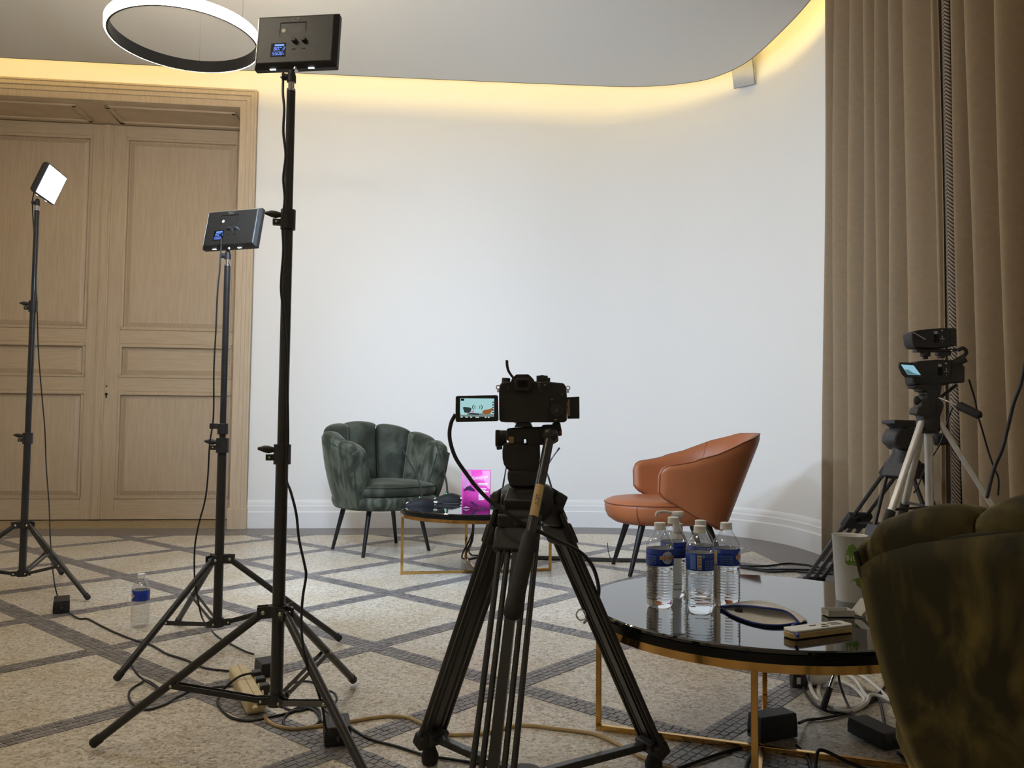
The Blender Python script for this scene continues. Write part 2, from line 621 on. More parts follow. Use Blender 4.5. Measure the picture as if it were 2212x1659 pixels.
# ------------------------------------------------------------------ double door
def dbox(mb, x0, x1, y0, y1, z0, z1):
    return mb.box(((x0 + x1) / 2, (y0 + y1) / 2, (z0 + z1) / 2), (x1 - x0, y1 - y0, z1 - z0))
JR, JL, HZ = 1.207, -1.107, 3.272
tr = thing('trim_1', 'pale oak door surround with stepped moulding', None, DO, DR, kind='structure')
for nm, (a, b, d) in (('surround_board', (0.0, 0.132, 0.022)), ('inner_step', (0.052, 0.132, 0.034)), ('outer_bead', (0.086, 0.132, 0.05)), ('edge_bead', (0.116, 0.132, 0.062))):
    mb = MB()
    dbox(mb, JR + a, JR + b, -d, 0.0, 0.0, HZ + b)
    dbox(mb, JL - b, JL - a, -d, 0.0, 0.0, HZ + b)
    dbox(mb, JL - b, JR + b, -d + 0.0004, 0.0, HZ + a, HZ + b)
    mb.build(nm, OAK, tr, smooth=0, bevel=0.004)
for x0, x1 in ((JR - 0.004, JR + 0.138), (JL - 0.138, JL + 0.004)):
    dbox(MB(), x0, x1, -0.068, 0.0, 0.0, 0.16).build('plinth_block', OAK, tr, smooth=0, bevel=0.004)
tr2 = thing('trim_2', 'oak panelled lining of the door recess', None, DO, DR, kind='structure')
mb = MB()
dbox(mb, JR, JR + 0.05, 0.0, 0.56, 0, HZ + 0.05)
mb.build('side_lining', OAK, tr2, smooth=0)
mb = MB()
dbox(mb, JL - 0.05, JL, 0.0, 0.56, 0, HZ + 0.05)
mb.build('side_lining', OAK, tr2, smooth=0)
dbox(MB(), JL, JR, 0.0, 0.56, HZ, HZ + 0.05).build('head_lining', OAKH, tr2, smooth=0)
for x0, x1 in ((JL + 0.06, -0.06), (0.16, JR - 0.06)):
    mb = MB()
    for (a, b, c, d) in ((x0, x1, 0.08, 0.115), (x0, x1, 0.40, 0.435), (x0, x0 + 0.035, 0.08, 0.435), (x1 - 0.035, x1, 0.08, 0.435)):
        dbox(mb, a, b, c, d, HZ - 0.016, HZ)
    mb.build('head_moulding', OAKH, tr2, smooth=0, bevel=0.005)
MB().box((0.05, 0.62, 1.7), (2.6, 0.05, 3.5)).build('recess_back', DARKGAP, tr2, smooth=0)
dbox(MB(), JL, JR, 0.0, 0.56, -0.01, 0.006).build('threshold', mat('worn_threshold', (176, 158, 124), 0.5, col2=(160, 142, 110), nscale=30), tr2, smooth=0)

def door_leaf(name, x0, x1, px0, px1, label, astragal):
    t = thing(name, label, None, DO, DR, kind='structure')
    Y = 0.50
    zs = [(0.177, 1.056), (1.166, 1.449), (1.56, 3.17)]
    for a, b in ((x0, px0), (px1, x1)):
        dbox(MB(), a, b, Y, Y + 0.045, 0.012, HZ - 0.004).build('stile', OAK, t, smooth=0, bevel=0.003)
    for a, b in ((0.012, zs[0][0]), (zs[0][1], zs[1][0]), (zs[1][1], zs[2][0]), (zs[2][1], HZ - 0.004)):
        dbox(MB(), px0, px1, Y + 0.0005, Y + 0.045, a, b).build('rail', OAKH, t, smooth=0, bevel=0.003)
    for k, (a, b) in enumerate(zs):
        m_ = OAKH if k == 1 else OAK
        mb = MB()
        # fielded panel: sunk border rising to a flat field
        def ring(i, y):
            return [(px0 + i, Y + y, a + i), (px1 - i, Y + y, a + i), (px1 - i, Y + y, b - i), (px0 + i, Y + y, b - i)]
        rs = [ring(0.0, 0.03), ring(0.03, 0.03), ring(0.065, 0.014), ring(0.075, 0.014)]
        vs = sum(rs, [])
        fs = []
        for r in range(3):
            for q in range(4):
                fs.append((r * 4 + q, r * 4 + (q + 1) % 4, (r + 1) * 4 + (q + 1) % 4, (r + 1) * 4 + q))
        fs.append((12, 13, 14, 15))
        mb.add(vs, fs)
        pn = mb.build('panel', m_, t, smooth=0)
        mo = MB()
        w = 0.022
        for (c0, c1, d0, d1) in ((px0, px1, a, a + w), (px0, px1, b - w, b), (px0, px0 + w, a + w, b - w), (px1 - w, px1, a + w, b - w)):
            dbox(mo, c0, c1, Y - 0.006, Y + 0.03, d0, d1)
        mo.build('moulding', m_, pn, smooth=0, bevel=0.008)
    if astragal:
        for a, b, d in ((0.0, 0.075, 0.012), (0.012, 0.062, 0.018)):
            dbox(MB(), a, b, Y - d, Y + 0.02, 0.014, HZ - 0.006).build('cover_strip', OAK, t, smooth=0, bevel=0.004)
        k = MB()
        k.cyl((0.092, Y - 0.004, 1.03), (0.092, Y + 0.002, 1.03), 0.011, n=12)
        dbox(k, 0.087, 0.097, Y - 0.0035, Y + 0.002, 1.0, 1.03)
        k.build('keyhole', DARKGAP, t)
        MB().cyl((0.092, Y - 0.004, 1.095), (0.092, Y + 0.002, 1.095), 0.006, n=10).build('screw_hole', DARKGAP, t)
    return t
door_leaf('door_1', 0.052, 1.205, 0.18, 1.078, 'right leaf of the pale oak double door with keyhole', True)
door_leaf('door_2', JL + 0.002, 0.048, -0.975, -0.085, 'left leaf of the pale oak double door', False)

# ------------------------------------------------------------------ curtains
CURT = mat('taupe_curtain', (156, 136, 110), 0.95, spec=0.1, col2=(152, 132, 106), nscale=40, bump=0.06, bscale=400)
def curtain_sheet(mb, crests, xa, xb, z0, z1, lean, x_of=None):
    """folds run down; crests are y positions (far to near), lean shifts tops"""
    pl = []
    n = len(crests)
    for i in range(n - 1):
        y0, y1 = crests[i], crests[i + 1]
        g = y0 - y1
        dep = min(1.0, g / 0.15)
        for q in range(8):
            w = q / 8
            pl.append((xa + (xb - xa) * dep * 0.5 * (1 - math.cos(2 * math.pi * w ** 0.92)), y0 - w * g))
    pl.append((xa, crests[-1]))
    S = sm([(x, y, 0) for x, y in pl], 3)
    NZ = 14
    ym, yM = crests[-1], crests[0]
    def fn(u, v):
        p = S[round(u * (len(S) - 1))]
        z = z0 + (z1 - z0) * v
        w = (p.y - ym) / max(1e-6, yM - ym)
        amp = 0.86 + 0.14 * (1 - v)
        wob = 0.006 * math.sin(v * 7 + p.y * 23)
        return (xa + (p.x - xa) * amp + wob, p.y + lean * w * (0.5 - v), z)
    mb.grid(fn, len(S), NZ)
    return fn, len(S)
def mesh_thick(o, t):
    s = o.modifiers.new('thick', 'SOLIDIFY')
    s.thickness = t
    s.offset = 0
cr1 = [4.80, 4.655, 4.44, 4.25, 4.10, 3.96, 3.785, 3.52, 3.475]
XA, XB = 1.862, 2.05
c1 = thing('curtain', 'taupe floor-length curtain beside the white wall, with patterned border', 'curtain', (1.9, 4.2, 0), group='taupe curtains')
mb = W(c1)
curtain_sheet(mb, cr1, XA, XB, 0.012, 3.8, 0.16)
o = mb.build('fabric', CURT, c1, smooth=70)
mesh_thick(o, 0.004)
cr2 = [3.375, 3.25, 3.05, 2.86, 2.62, 2.40, 2.2]
c2 = thing('curtain', 'taupe curtain at the right edge behind the two camcorders', 'curtain', (1.9, 2.8, 0), group='taupe curtains')
mb = W(c2)
curtain_sheet(mb, cr2, XA, XB, 0.012, 3.8, -0.05)
o = mb.build('fabric', CURT, c2, smooth=70)
mesh_thick(o, 0.004)

def braid():
    m = bpy.data.materials.new('patterned_braid')
    m.use_nodes = True
    nt = m.node_tree
    p = nt.nodes['Principled BSDF']
    p.inputs['Roughness'].default_value = 0.85
    tc = nt.nodes.new('ShaderNodeTexCoord')
    sp = nt.nodes.new('ShaderNodeSeparateXYZ')
    nt.links.new(tc.outputs['Object'], sp.inputs[0])
    def math_(op, a, b=None):
        n = nt.nodes.new('ShaderNodeMath'); n.operation = op
        for i, q in enumerate((a, b)):
            if q is None: continue
            if isinstance(q, (int, float)): n.inputs[i].default_value = q
            else: nt.links.new(q, n.inputs[i])
        return n.outputs[0]
    # chevrons: mirrored across the width, repeated down the length
    u = math_('ABSOLUTE', math_('ADD', sp.outputs[1], 0.772))
    v = math_('FRACT', math_('MULTIPLY', sp.outputs[2], 20.0))
    s = math_('ADD', math_('MULTIPLY', u, 20.0), v)
    st = math_('GREATER_THAN', math_('FRACT', math_('MULTIPLY', s, 3.0)), 0.5)
    mx = nt.nodes.new('ShaderNodeMix'); mx.data_type = 'RGBA'
    nt.links.new(st, mx.inputs[0])
    mx.inputs[6].default_value = lin((52, 42, 38)); mx.inputs[7].default_value = lin((150, 132, 108))
    nt.links.new(mx.outputs[2], p.inputs['Base Color'])
    return m
mb = W(c1)
mb.grid(lambda u, v: (1.875 - 0.012 * math.sin(u * 3.14), 3.465 - 0.078 * u * (0.62 + 0.38 * (1 - v)), 0.012 + 3.78 * v), 5, 24)
o = mb.build('border_braid', braid(), c1, smooth=70)
mesh_thick(o, 0.004)
label_part(o, 'dark braid woven with pale chevrons')
mb = W(c1)
mb.grid(lambda u, v: (1.874 + 0.04 * u, 3.47 + 0.012 * u, 0.012 + 3.78 * v), 3, 10)
mesh_thick(mb.build('border_edge', mat('dark_braid_edge', (48, 40, 36), 0.85, col2=(66, 56, 50), nscale=120), c1, smooth=70), 0.004)

# ------------------------------------------------------------------ wall speaker
sp = thing('wall_speaker', 'small white loudspeaker bracketed to the curved wall below the lit ceiling edge', 'speaker', (1.715, 5.93, 3.475))
ax = Vector((-0.50, -0.78, -0.38)).normalized()
q = Vector((0, 0, 1)).rotation_difference(ax).to_matrix()
R0 = Matrix.Rotation(0, 3, 'Z')
ux = ax.cross(Vector((0, 0, 1))).normalized()
uz = ux.cross(ax).normalized()
def sl(a, b, c):
    return ux * a + uz * b + ax * c
mb = MB()
hw, hh = 0.080, 0.11
prof2 = [(-hw, -hh), (hw, -hh), (hw, hh), (-hw, hh)]
mb.prism([(x, y) for x, y in prof2], 0.03, 0.045, lambda u, v, d: sl(u, v, d))
mb.build('grille', mat('speaker_grille', (176, 178, 182), 0.55, col2=(190, 192, 196), nscale=300), sp, bevel=0.006)
mb = MB()
mb.grid(lambda u, v: sl((hw + 0.002) * (1 - 0.45 * u ** 2) * (1 if v < 0.25 or v >= 0.75 else -1), (hh + 0.002) * (1 - 0.2 * u ** 2) * (1 if 0.0 <= v < 0.5 else -1), 0.032 - 0.10 * u), 6, 4, cv=True)
mb.add([sl((hw + 0.002) * 0.55 * s, (hh + 0.002) * 0.8 * t, -0.068) for s, t in ((1, 1), (-1, 1), (-1, -1), (1, -1))], [(0, 1, 2, 3)])
mb.build('cabinet', WHITEP, sp, bevel=0.006)
MB().tube([sl(0, 0, -0.06), sl(0.0, 0.04, -0.09), (0.08, 0.09, 0.09)], 0.012, 8).build('bracket', WHITEP, sp)
MB().add([sl(-0.03, -hh - 0.0035, 0.0), sl(0.0, -hh - 0.0035, 0.0), sl(0.0, -hh - 0.0035, 0.012), sl(-0.03, -hh - 0.0035, 0.012)], [(0, 1, 2, 3)]).build('badge', mat('grey_badge', (90, 90, 92), 0.4), sp, smooth=0)

# ------------------------------------------------------------------ ring pendant
RR = 0.343
RC = Vector((-1.625, 3.885, 2.70))
rg = thing('ring_pendant_lamp', 'hanging black ring lamp with glowing rim at the top left', 'lamp', RC, group='ring pendant lamps')
RINGE = emitter('ring_glow', (1.0, 0.88, 0.70, 1), RING_POWER)
MB().lathe([(RR - 0.004, -0.028), (RR + 0.006, -0.028), (RR + 0.006, 0.03), (RR - 0.004, 0.03), (RR - 0.004, -0.028)], 96).build('ring_frame', mat('dark_grey_metal', (52, 50, 48), 0.4, metal=0.3), rg)
MB().lathe([(RR + 0.006, -0.027), (RR + 0.011, -0.026), (RR + 0.016, -0.018), (RR + 0.016, 0.018), (RR + 0.011, 0.026), (RR + 0.006, 0.027), (RR + 0.006, -0.027)], 96).build('diffuser', RINGE, rg)
for a in (100, 220, 340):
    a = math.radians(a)
    MB().cyl((RR * math.cos(a), RR * math.sin(a), 0.03), (RR * math.cos(a) * 0.99, RR * math.sin(a) * 0.99, 0.70), 0.0014, n=6).build('suspension_wire', CHROME, rg)
fill_ring = copy_tree(rg)  # unseen twin ring, added to bring warm fill to the near floor and fronts
fill_ring.location = (-1.65, 1.2, 2.70)
fill_ring['label'] = 'added ring lamp for warm fill, hung overhead out of view, twin of the one in view'

# ------------------------------------------------------------------ light stands
def light_stand(label, c, angs, z_joint, z_top, knob_ang, style):
    t = thing('light_stand', label, 'light stand', (c[0], c[1], 0), group='black tripod light stands')
    rl = 0.016
    MB().cyl((0, 0, 0.085), (0, 0, 0.735), rl, n=20).build('lower_tube', BLACKM, t)
    # hub the legs hinge on
    hub = MB()
    hub.cyl((0, 0, 0.305), (0, 0, 0.332), 0.026, n=20)
    for a in angs:
        d = Vector((math.cos(a), math.sin(a), 0))
        s = Vector((-d.y, d.x, 0))
        for k in (-1, 1):
            hub.bar(d * 0.012 + s * 0.0125 * k + Vector((0, 0, 0.318)), d * 0.052 + s * 0.0125 * k + Vector((0, 0, 0.316)), 0.003, 0.03, side=(0, 0, 1))
    h = hub.build('leg_hub', BLACKP, t)
    low = MB()
    low.cyl((0, 0, 0.078), (0, 0, 0.108), 0.0215, n=20)
    for a in angs:
        d = Vector((math.cos(a), math.sin(a), 0))
        s = Vector((-d.y, d.x, 0))
        for k in (-1, 1):
            low.bar(d * 0.015 + s * 0.008 * k + Vector((0, 0, 0.092)), d * 0.045 + s * 0.008 * k + Vector((0, 0, 0.094)), 0.003, 0.02, side=(0, 0, 1))
    lh = low.build('brace_hub', BLACKP, t)
    for a in angs:
        d = Vector((math.cos(a), math.sin(a), 0))
        s = Vector((-d.y, d.x, 0))
        p0, p1 = d * 0.035 + Vector((0, 0, 0.317)), d * 0.432 + Vector((0, 0, 0.014))
        q = p0.lerp(p1, 0.95)
        lg = MB().cyl(p0, q, 0.0108, n=14).build('leg', BLACKM, t)
        MB().tube([q, q.lerp(p1, 0.85), p1], [0.0122, 0.0122, 0.009], 14).build('rubber_foot', BLACKR, lg)
        m0 = p0.lerp(p1, 0.55)
        br = MB()
        for k in (-1, 1):
            br.bar(d * 0.036 + s * 0.0092 * k + Vector((0, 0, 0.094)), m0 + s * 0.0115 * k - Vector((0, 0, 0.004)), 0.0018, 0.013, side=(0, 0, 1))
        b = br.build('brace', BLACKM, t, smooth=0)
        for k in (-1, 1):
            for cc, r in ((d * 0.037 + Vector((0, 0, 0.317)), 0.0062), (d * 0.038 + Vector((0, 0, 0.094)), 0.004), (m0 - Vector((0, 0, 0.004)), 0.004)):
                MB().ball(cc + s * 0.0142 * k, r, 8, (1, 1, 1)).build('rivet', STEEL, b)
    kd = Vector((math.cos(knob_ang), math.sin(knob_ang), 0))
    ks = Vector((-kd.y, kd.x, 0))
    def clamp(z, r, nm):
        cl = MB()
        cl.cyl((0, 0, z - 0.03), (0, 0, z + 0.022), r + 0.006, n=20)
        cl.box(kd * (r + 0.014) + Vector((0, 0, z - 0.012)), (0.022, 0.014, 0.016), Matrix.Rotation(knob_ang, 3, 'Z'))
        o = cl.build(nm, BLACKP, t)
        kn = MB()
        kn.tube([kd * (r + 0.004) + Vector((0, 0, z + 0.008)), kd * (r + 0.018) + Vector((0, 0, z + 0.008)), kd * (r + 0.03) + Vector((0, 0, z + 0.01)), kd * (r + 0.046) + Vector((0, 0, z + 0.011))], [0.006, 0.010, 0.009, 0.0035], 10)
        kn.build('clamp_knob', BLACKP, o)
        MB().ball(kd * (r + 0.015) + ks * 0.0085 + Vector((0, 0, z - 0.012)), 0.0035, 8).build('screw', STEEL, o)
        MB().ball(kd * (r + 0.015) - ks * 0.0085 + Vector((0, 0, z - 0.012)), 0.0035, 8).build('screw', STEEL, o)
    clamp(0.725, rl, 'lower_clamp')
    if z_joint:
        MB().cyl((0, 0, 0.735), (0, 0, z_joint), 0.0135, n=18).build('middle_tube', BLACKM, t)
        clamp(z_joint, 0.0135, 'upper_clamp')
    zj = z_joint or 0.735
    if not z_joint:
        c2 = MB()
        c2.cyl((0, 0, 0.76), (0, 0, 0.80), 0.0185, n=18)
        c2.box(kd * 0.03 + Vector((0, 0, 0.79)), (0.03, 0.018, 0.02), Matrix.Rotation(knob_ang, 3, 'Z'))
        c2.build('upper_clamp', BLACKP, t, bevel=0.002)
    MB().cyl((0, 0, zj), (0, 0, z_top), 0.0115, n=16).build('upper_tube', BLACKM, t)
    sg = MB()
    sg.lathe([(0.0115, z_top), (0.0115, z_top + 0.006), (0.008, z_top + 0.008), (0.008, z_top + 0.022), (0.0095, z_top + 0.023), (0.0095, z_top + 0.026)], 16)
    sg.build('spigot', CHROME, t)
    bh = MB()
    bh.cyl((0, 0, z_top + 0.025), (0, 0, z_top + 0.043), 0.012, n=16)
    bh.ball((0, 0, z_top + 0.046), 0.0105, 12)
    bh.cyl((0, 0, z_top + 0.046), (0.0, 0.0, z_top + 0.0565), 0.0075, n=10)
    o = bh.build('ball_head', BLACKP, t)
    kn = MB()
    kn.cyl(kd * 0.008 + Vector((0, 0, z_top + 0.038)), kd * 0.024 + Vector((0, 0, z_top + 0.038)), 0.009, n=12)
    o2 = kn.build('ball_head_knob', BLACKP, o)
    MB().ball(kd * 0.024 + Vector((0, 0, z_top + 0.038)), 0.006, 8).build('knob_stud', CHROME, o2)
    return t

def rad(*a):
    return [math.radians(x) for x in a]
light_stand('tallest black light stand, in front, third from left', (-0.598, 2.12), rad(193.7, 73.8, 313.8), 1.345, 1.688, math.radians(190), 0)
light_stand('black light stand in front of the oak door frame, shortest of three', (-1.040, 2.92), rad(247.7, 11.8, 129.7), None, 1.372, math.radians(188), 0)
light_stand('black light stand at the far left, carrying the glaring panel', (-2.278, 3.82), rad(-22.4, 96.6, 217.1), 1.35, 1.807, math.radians(188), 0)

# ------------------------------------------------------------------ led panels
LED = emitter('led_daylight', (0.80, 0.90, 1.0, 1), 14.0)
BLUE = emitter('blue_display', (0.16, 0.30, 1.0, 1), 1.8)
PANELM = mat('panel_black', (36, 35, 33), 0.42, col2=(40, 39, 37), nscale=70, bump=0.04, bscale=400)
DISPG = mat('display_black', (10, 10, 12), 0.5, spec=0.2)
def led_panel(label, base, yaw, tilt, last, w=0.222, h=0.148, power=1.0):
    """base: the screw point at the bottom edge; yaw: heading of the lit face from +Y to +X"""
    t = thing('led_panel', label, 'light panel', base, group='led video light panels')
    fx = Vector((math.sin(yaw), math.cos(yaw), 0))
    r_ = Vector((math.cos(yaw), -math.sin(yaw), 0))
    nrm = (fx * math.cos(tilt) - Vector((0, 0, 1)) * math.sin(tilt)).normalized()
    u_ = r_.cross(nrm).normalized()
    if u_.z < 0: u_ = -u_
    def P(a, b, c):   # a: right seen from behind, b: up, c: forward
        return r_ * a + u_ * (b + h / 2 + 0.004) + nrm * c
    d0, d1 = -0.016, 0.016
    cx, cy = w / 2, h / 2
    k = 0.010
    back = [(-cx + k, -cy + k), (cx - k, -cy + k), (cx - k, cy - k), (-cx + k, cy - k)]
    front = [(-cx, -cy), (cx, -cy), (cx, cy), (-cx, cy)]
    mb = MB()
    vs = [P(x, y, d0) for x, y in back] + [P(x, y, d0 + 0.014) for x, y in front] + [P(x, y, d1) for x, y in front]
    fs = [(0, 1, 2, 3), (8, 9, 10, 11)]
    for a in range(4):
        b = (a + 1) % 4
        fs += [(a, b, 4 + b, 4 + a), (4 + a, 4 + b, 8 + b, 8 + a)]
    mb.add(vs, fs)
    body = mb.build('housing', PANELM, t, smooth=0, bevel=0.003)
    MB().add([P(x * 0.94, y * 0.92, d1 + 0.0012) for x, y in front], [(0, 1, 2, 3)]).build('lit_face', LED, t, smooth=0)
    ld = bpy.data.lights.new('led_array', 'AREA')
    ld.shape = 'RECTANGLE'
    ld.size, ld.size_y = w * 0.92, h * 0.9
    ld.energy = PANEL_POWER * power
    ld.color = (0.64, 0.80, 1.02)
    ld.spread = math.radians(128)
    lo = bpy.data.objects.new('led_array', ld)
    COL.objects.link(lo)
    lo.parent = t
    Ml = Matrix((r_, u_, -nrm)).transposed().to_4x4()
    Ml.translation = P(0, 0, d1 + 0.004)
    lo.matrix_local = Ml
    def B(x, y, dd=0.0006):
        return P(x, y, d0 - dd)
    def quad(mb, x0, y0, x1, y1, dd=0.0006):
        mb.add([B(x0, y0, dd), B(x1, y0, dd), B(x1, y1, dd), B(x0, y1, dd)], [(0, 1, 2, 3)])
    # recessed plate with round sticker and socket
    mb = MB()
    rx0, ry0, rx1, ry1 = -0.045, 0.012, 0.028, 0.050
    for (a, b, c, d) in ((rx0, ry1 - 0.003, rx1, ry1), (rx0, ry0, rx0 + 0.0015, ry1), (rx1 - 0.0015, ry0 + 0.01, rx1, ry1)):
        quad(mb, a, b, c, d)
    mb.build('battery_recess', DISPG, t, smooth=0)
    mb = MB()
    quad(mb, -0.001, 0.020, 0.015, 0.032)
    mb.build('socket', mat('grey_socket', (58, 56, 56), 0.35, metal=0.5), t, smooth=0)
    mb = MB()
    mb.add([B(-0.034 + 0.0058 * math.cos(a), 0.026 + 0.0058 * math.sin(a)) for a in [i * math.pi / 8 for i in range(16)]], [tuple(range(16))])
    mb.build('round_sticker', mat('pale_sticker', (205, 200, 185), 0.5), t, smooth=0)
    for x in (-0.002, 0.025):
        kn = MB()
        kn.cyl(P(x, -0.004, d0), P(x, -0.004, d0 - 0.010), 0.0072, 0.0065, n=14)
        o = kn.build('dial', BLACKP, t)
        MB().add([P(x + 0.0072 * math.cos(a) * s, -0.004 + 0.0072 * math.sin(a) * s, d0 - 0.0008 - 0.0095 * (s < 0.95)) for s in (1.04, 0.93) for a in [(-1.4 + 0.25 * i) for i in range(7)]], [(i, i + 1, i + 8, i + 7) for i in range(6)]).build('dial_glint', CHROME, o)
        mb = MB(); quad(mb, x - 0.005, -0.031, x + 0.005, -0.028)
        mb.build('switch', DISPG, t, smooth=0)
    dx, dy = -0.060, -0.046
    mb = MB()
    quad(mb, dx - 0.006, dy - 0.004, dx + 0.036, dy + 0.036, 0.0004)
    ds = mb.build('display', DISPG, t, smooth=0)
    mb = MB()
    mb.add([B(dx + a, dy + b, 0.001) for a, b in ((0.004, 0.027), (0.030, 0.027), (0.031, 0.032), (0.005, 0.032))], [(0, 1, 2, 3)])
    fn = lambda u, v: B(u, v, 0.001)
    for i, dg in enumerate('80'):
        seg7(mb, dg, fn, dx + 0.002 + i * 0.0075, dy + 0.0145, 0.0055, 0.0095, 0.0011)
    mb.add([fn(dx + 0.0165 + a, dy + 0.0145 + b) for a, b in ((0, 0), (0.0022, 0), (0.0022, 0.0022), (0, 0.0022))], [(0, 1, 2, 3)])
    seg7(mb, last, fn, dx + 0.027, dy + 0.0145, 0.0055, 0.0095, 0.0011)
    mb.add([fn(dx + 0.0185 + a, dy + 0.022 + b) for a, b in ((0, 0), (0.006, 0), (0.006, 0.0015), (0, 0.0015))], [(0, 1, 2, 3)])
    for i, dg in enumerate('5500'):
        seg7(mb, dg, fn, dx - 0.001 + i * 0.0072, dy + 0.001, 0.0055, 0.0095, 0.0011)
    letters(mb, 'K', 0.006, lambda x, y: fn(dx + 0.0305 + x, dy + 0.003 + y))
    letters(mb, '%', 0.004, lambda x, y: fn(dx + 0.0185 + x, dy + 0.016 + y))
    label_part(mb.build('display_digits', BLUE, ds, smooth=0), 'glowing blue digits')
    mb = MB()
    letters(mb, 'NEEWER', 0.0062, lambda x, y: B(x * 1.1 - 0.006, 0.060 + y))
    quad(mb, -0.014, 0.0538, 0.004, 0.0552)
    mb.build('maker_print', mat('pale_print', (150, 148, 140), 0.5), t, smooth=0)
    for x in (-0.062, 0.045):
        mb = MB()
        mb.add([P(x + a, -cy - 0.0008, b) for a, b in ((-0.008, -0.006), (0.008, -0.006), (0.008, 0.0), (-0.008, 0.0))], [(0, 1, 2, 3)])
        mb.build('vent_slot', LEDV, t, smooth=0)
    MB().cyl(P(0, -cy - 0.004, 0.0), P(0, -cy + 0.006, 0.0), 0.0075, n=12).build('mount_socket', CHROME, t)
    return t
LEDV = emitter('led_leak', (0.85, 0.92, 1.0, 1), 6.0)
led_panel('black led panel seen from behind, on the tallest stand, top of picture', (-0.588, 2.12, 1.7455), math.radians(6.6), math.radians(6.7), '2', w=0.229, h=0.156)
led_panel('black led panel seen from behind, in front of the oak door frame', (-1.030, 2.905, 1.4295), math.radians(17.2), math.radians(12.7), '1', w=0.229, h=0.154)
led_panel('glaring white led panel facing right at the far left', (-2.262, 3.82, 1.866), math.radians(80), math.radians(22), '1', w=0.229, h=0.154, power=0.7)

# ------------------------------------------------------------------ coffee tables
def coffee_table(label, c, ang, h=0.36, R=0.425):
    t = thing('coffee_table', label, 'table', (c[0], c[1], 0), ang, group='round black glass tables')
    MB().lathe([(0, h - 0.012), (R - 0.004, h - 0.012), (R, h - 0.008), (R, h - 0.003), (R - 0.003, h), (0, h)], 96).build('glass_top', GLASST, t, smooth=25)
    MB().lathe([(R - 0.006, h - 0.030), (R - 0.002, h - 0.030), (R - 0.002, h - 0.0122), (R - 0.006, h - 0.0122), (R - 0.006, h - 0.030)], 96).build('black_rim', mat('black_lacquer', (9, 9, 10), 0.3, spec=0.3), t, smooth=25)
    MB().lathe([(R - 0.022, h - 0.048), (R - 0.004, h - 0.048), (R - 0.004, h - 0.030), (R - 0.022, h - 0.030), (R - 0.022, h - 0.048)], 96).build('brass_ring', GOLD, t, smooth=25)
    L = R - 0.014
    for k in range(4):
        a = k * math.pi / 2
        d = Vector((math.cos(a), math.sin(a), 0))
        MB().box(d * L + Vector((0, 0, (h - 0.048) / 2)), (0.014, 0.014, h - 0.048), Matrix.Rotation(a, 3, 'Z')).build('leg', GOLD, t, smooth=0, bevel=0.0012)
    MB().box((0, 0, 0.007), (2 * L - 0.014, 0.014, 0.014)).build('floor_runner', GOLD, t, smooth=0, bevel=0.0012)
    mb = MB()
    mb.box((0, (L + 0.0) / 2, 0.007), (0.014, L - 0.021, 0.0138))
    mb.box((0, -(L + 0.0) / 2, 0.007), (0.014, L - 0.021, 0.0138))
    mb.build('floor_runner', GOLD, t, smooth=0, bevel=0.0012)
    return t
BT = (0.628, 2.056)
coffee_table('round black glass table with brass legs, in front, holding water bottles', BT, math.atan2(0.135, -0.40))
ST = (-0.180, 4.475)
coffee_table('round black glass table with brass legs between the two far armchairs', ST, math.atan2(-0.085, -0.401))

# ------------------------------------------------------------------ green shell armchairs
VELV = mat('green_velvet', (44, 46, 38), 0.75, spec=0.2, sheen=0.55, sheen_col=(168, 172, 154), col2=(94, 98, 84), nscale=9, ndetail=7, distort=0.8, lo=0.42, hi=0.74, nstretch=(1.6, 1.6, 0.65), bump=0.15, bscale=35)
VELS = mat('green_velvet_smooth', (46, 48, 40), 0.75, spec=0.2, sheen=0.6, sheen_col=(172, 176, 160), col2=(78, 82, 70), nscale=5, ndetail=4, distort=1.0, lo=0.42, hi=0.7, bump=0.08, bscale=25)
PIPE = mat('green_piping', (40, 46, 36), 0.7, sheen=0.4, sheen_col=(120, 130, 110))
LEGB = mat('black_chair_leg', (18, 19, 20), 0.35, coat=0.15)

def plan_pt(s, sc=1.0):
    """horseshoe plan, s in metres along from the centre of the back (front is -Y)"""
    a, b = 0.372, 0.352
    half = 0.568
    sg = 1 if s >= 0 else -1
    q = abs(s)
    if q <= half:
        ph = q / half * math.pi / 2
        x, y = a * math.sin(ph), b * math.cos(ph)
        nx, ny = math.sin(ph) / a, math.cos(ph) / b
    else:
        e = q - half
        x, y = a - 0.02 * (e / 0.25) ** 2, -e
        nx, ny = 1.0, 0.0
    l = math.hypot(nx, ny)
    return Vector((sg * x * sc, y * sc, 0)), Vector((sg * nx / l, ny / l, 0))
def taper(z):
    return 0.735 + 0.265 * min(1.0, max(0.0, (z - 0.28) / 0.42)) ** 0.85 + max(0.0, z - 0.70) * 0.12
HALF_S = 0.84
def rim_z(s):
    q = abs(s) / HALF_S
    pts = [(0, 0.825), (0.15, 0.82), (0.32, 0.80), (0.5, 0.765), (0.7, 0.728), (0.86, 0.698), (0.95, 0.672), (1.0, 0.645)]
    for (a, za), (b, zb) in zip(pts, pts[1:]):
        if q <= b:
            f = (q - a) / (b - a)
            return za + (zb - za) * f
    return 0.645

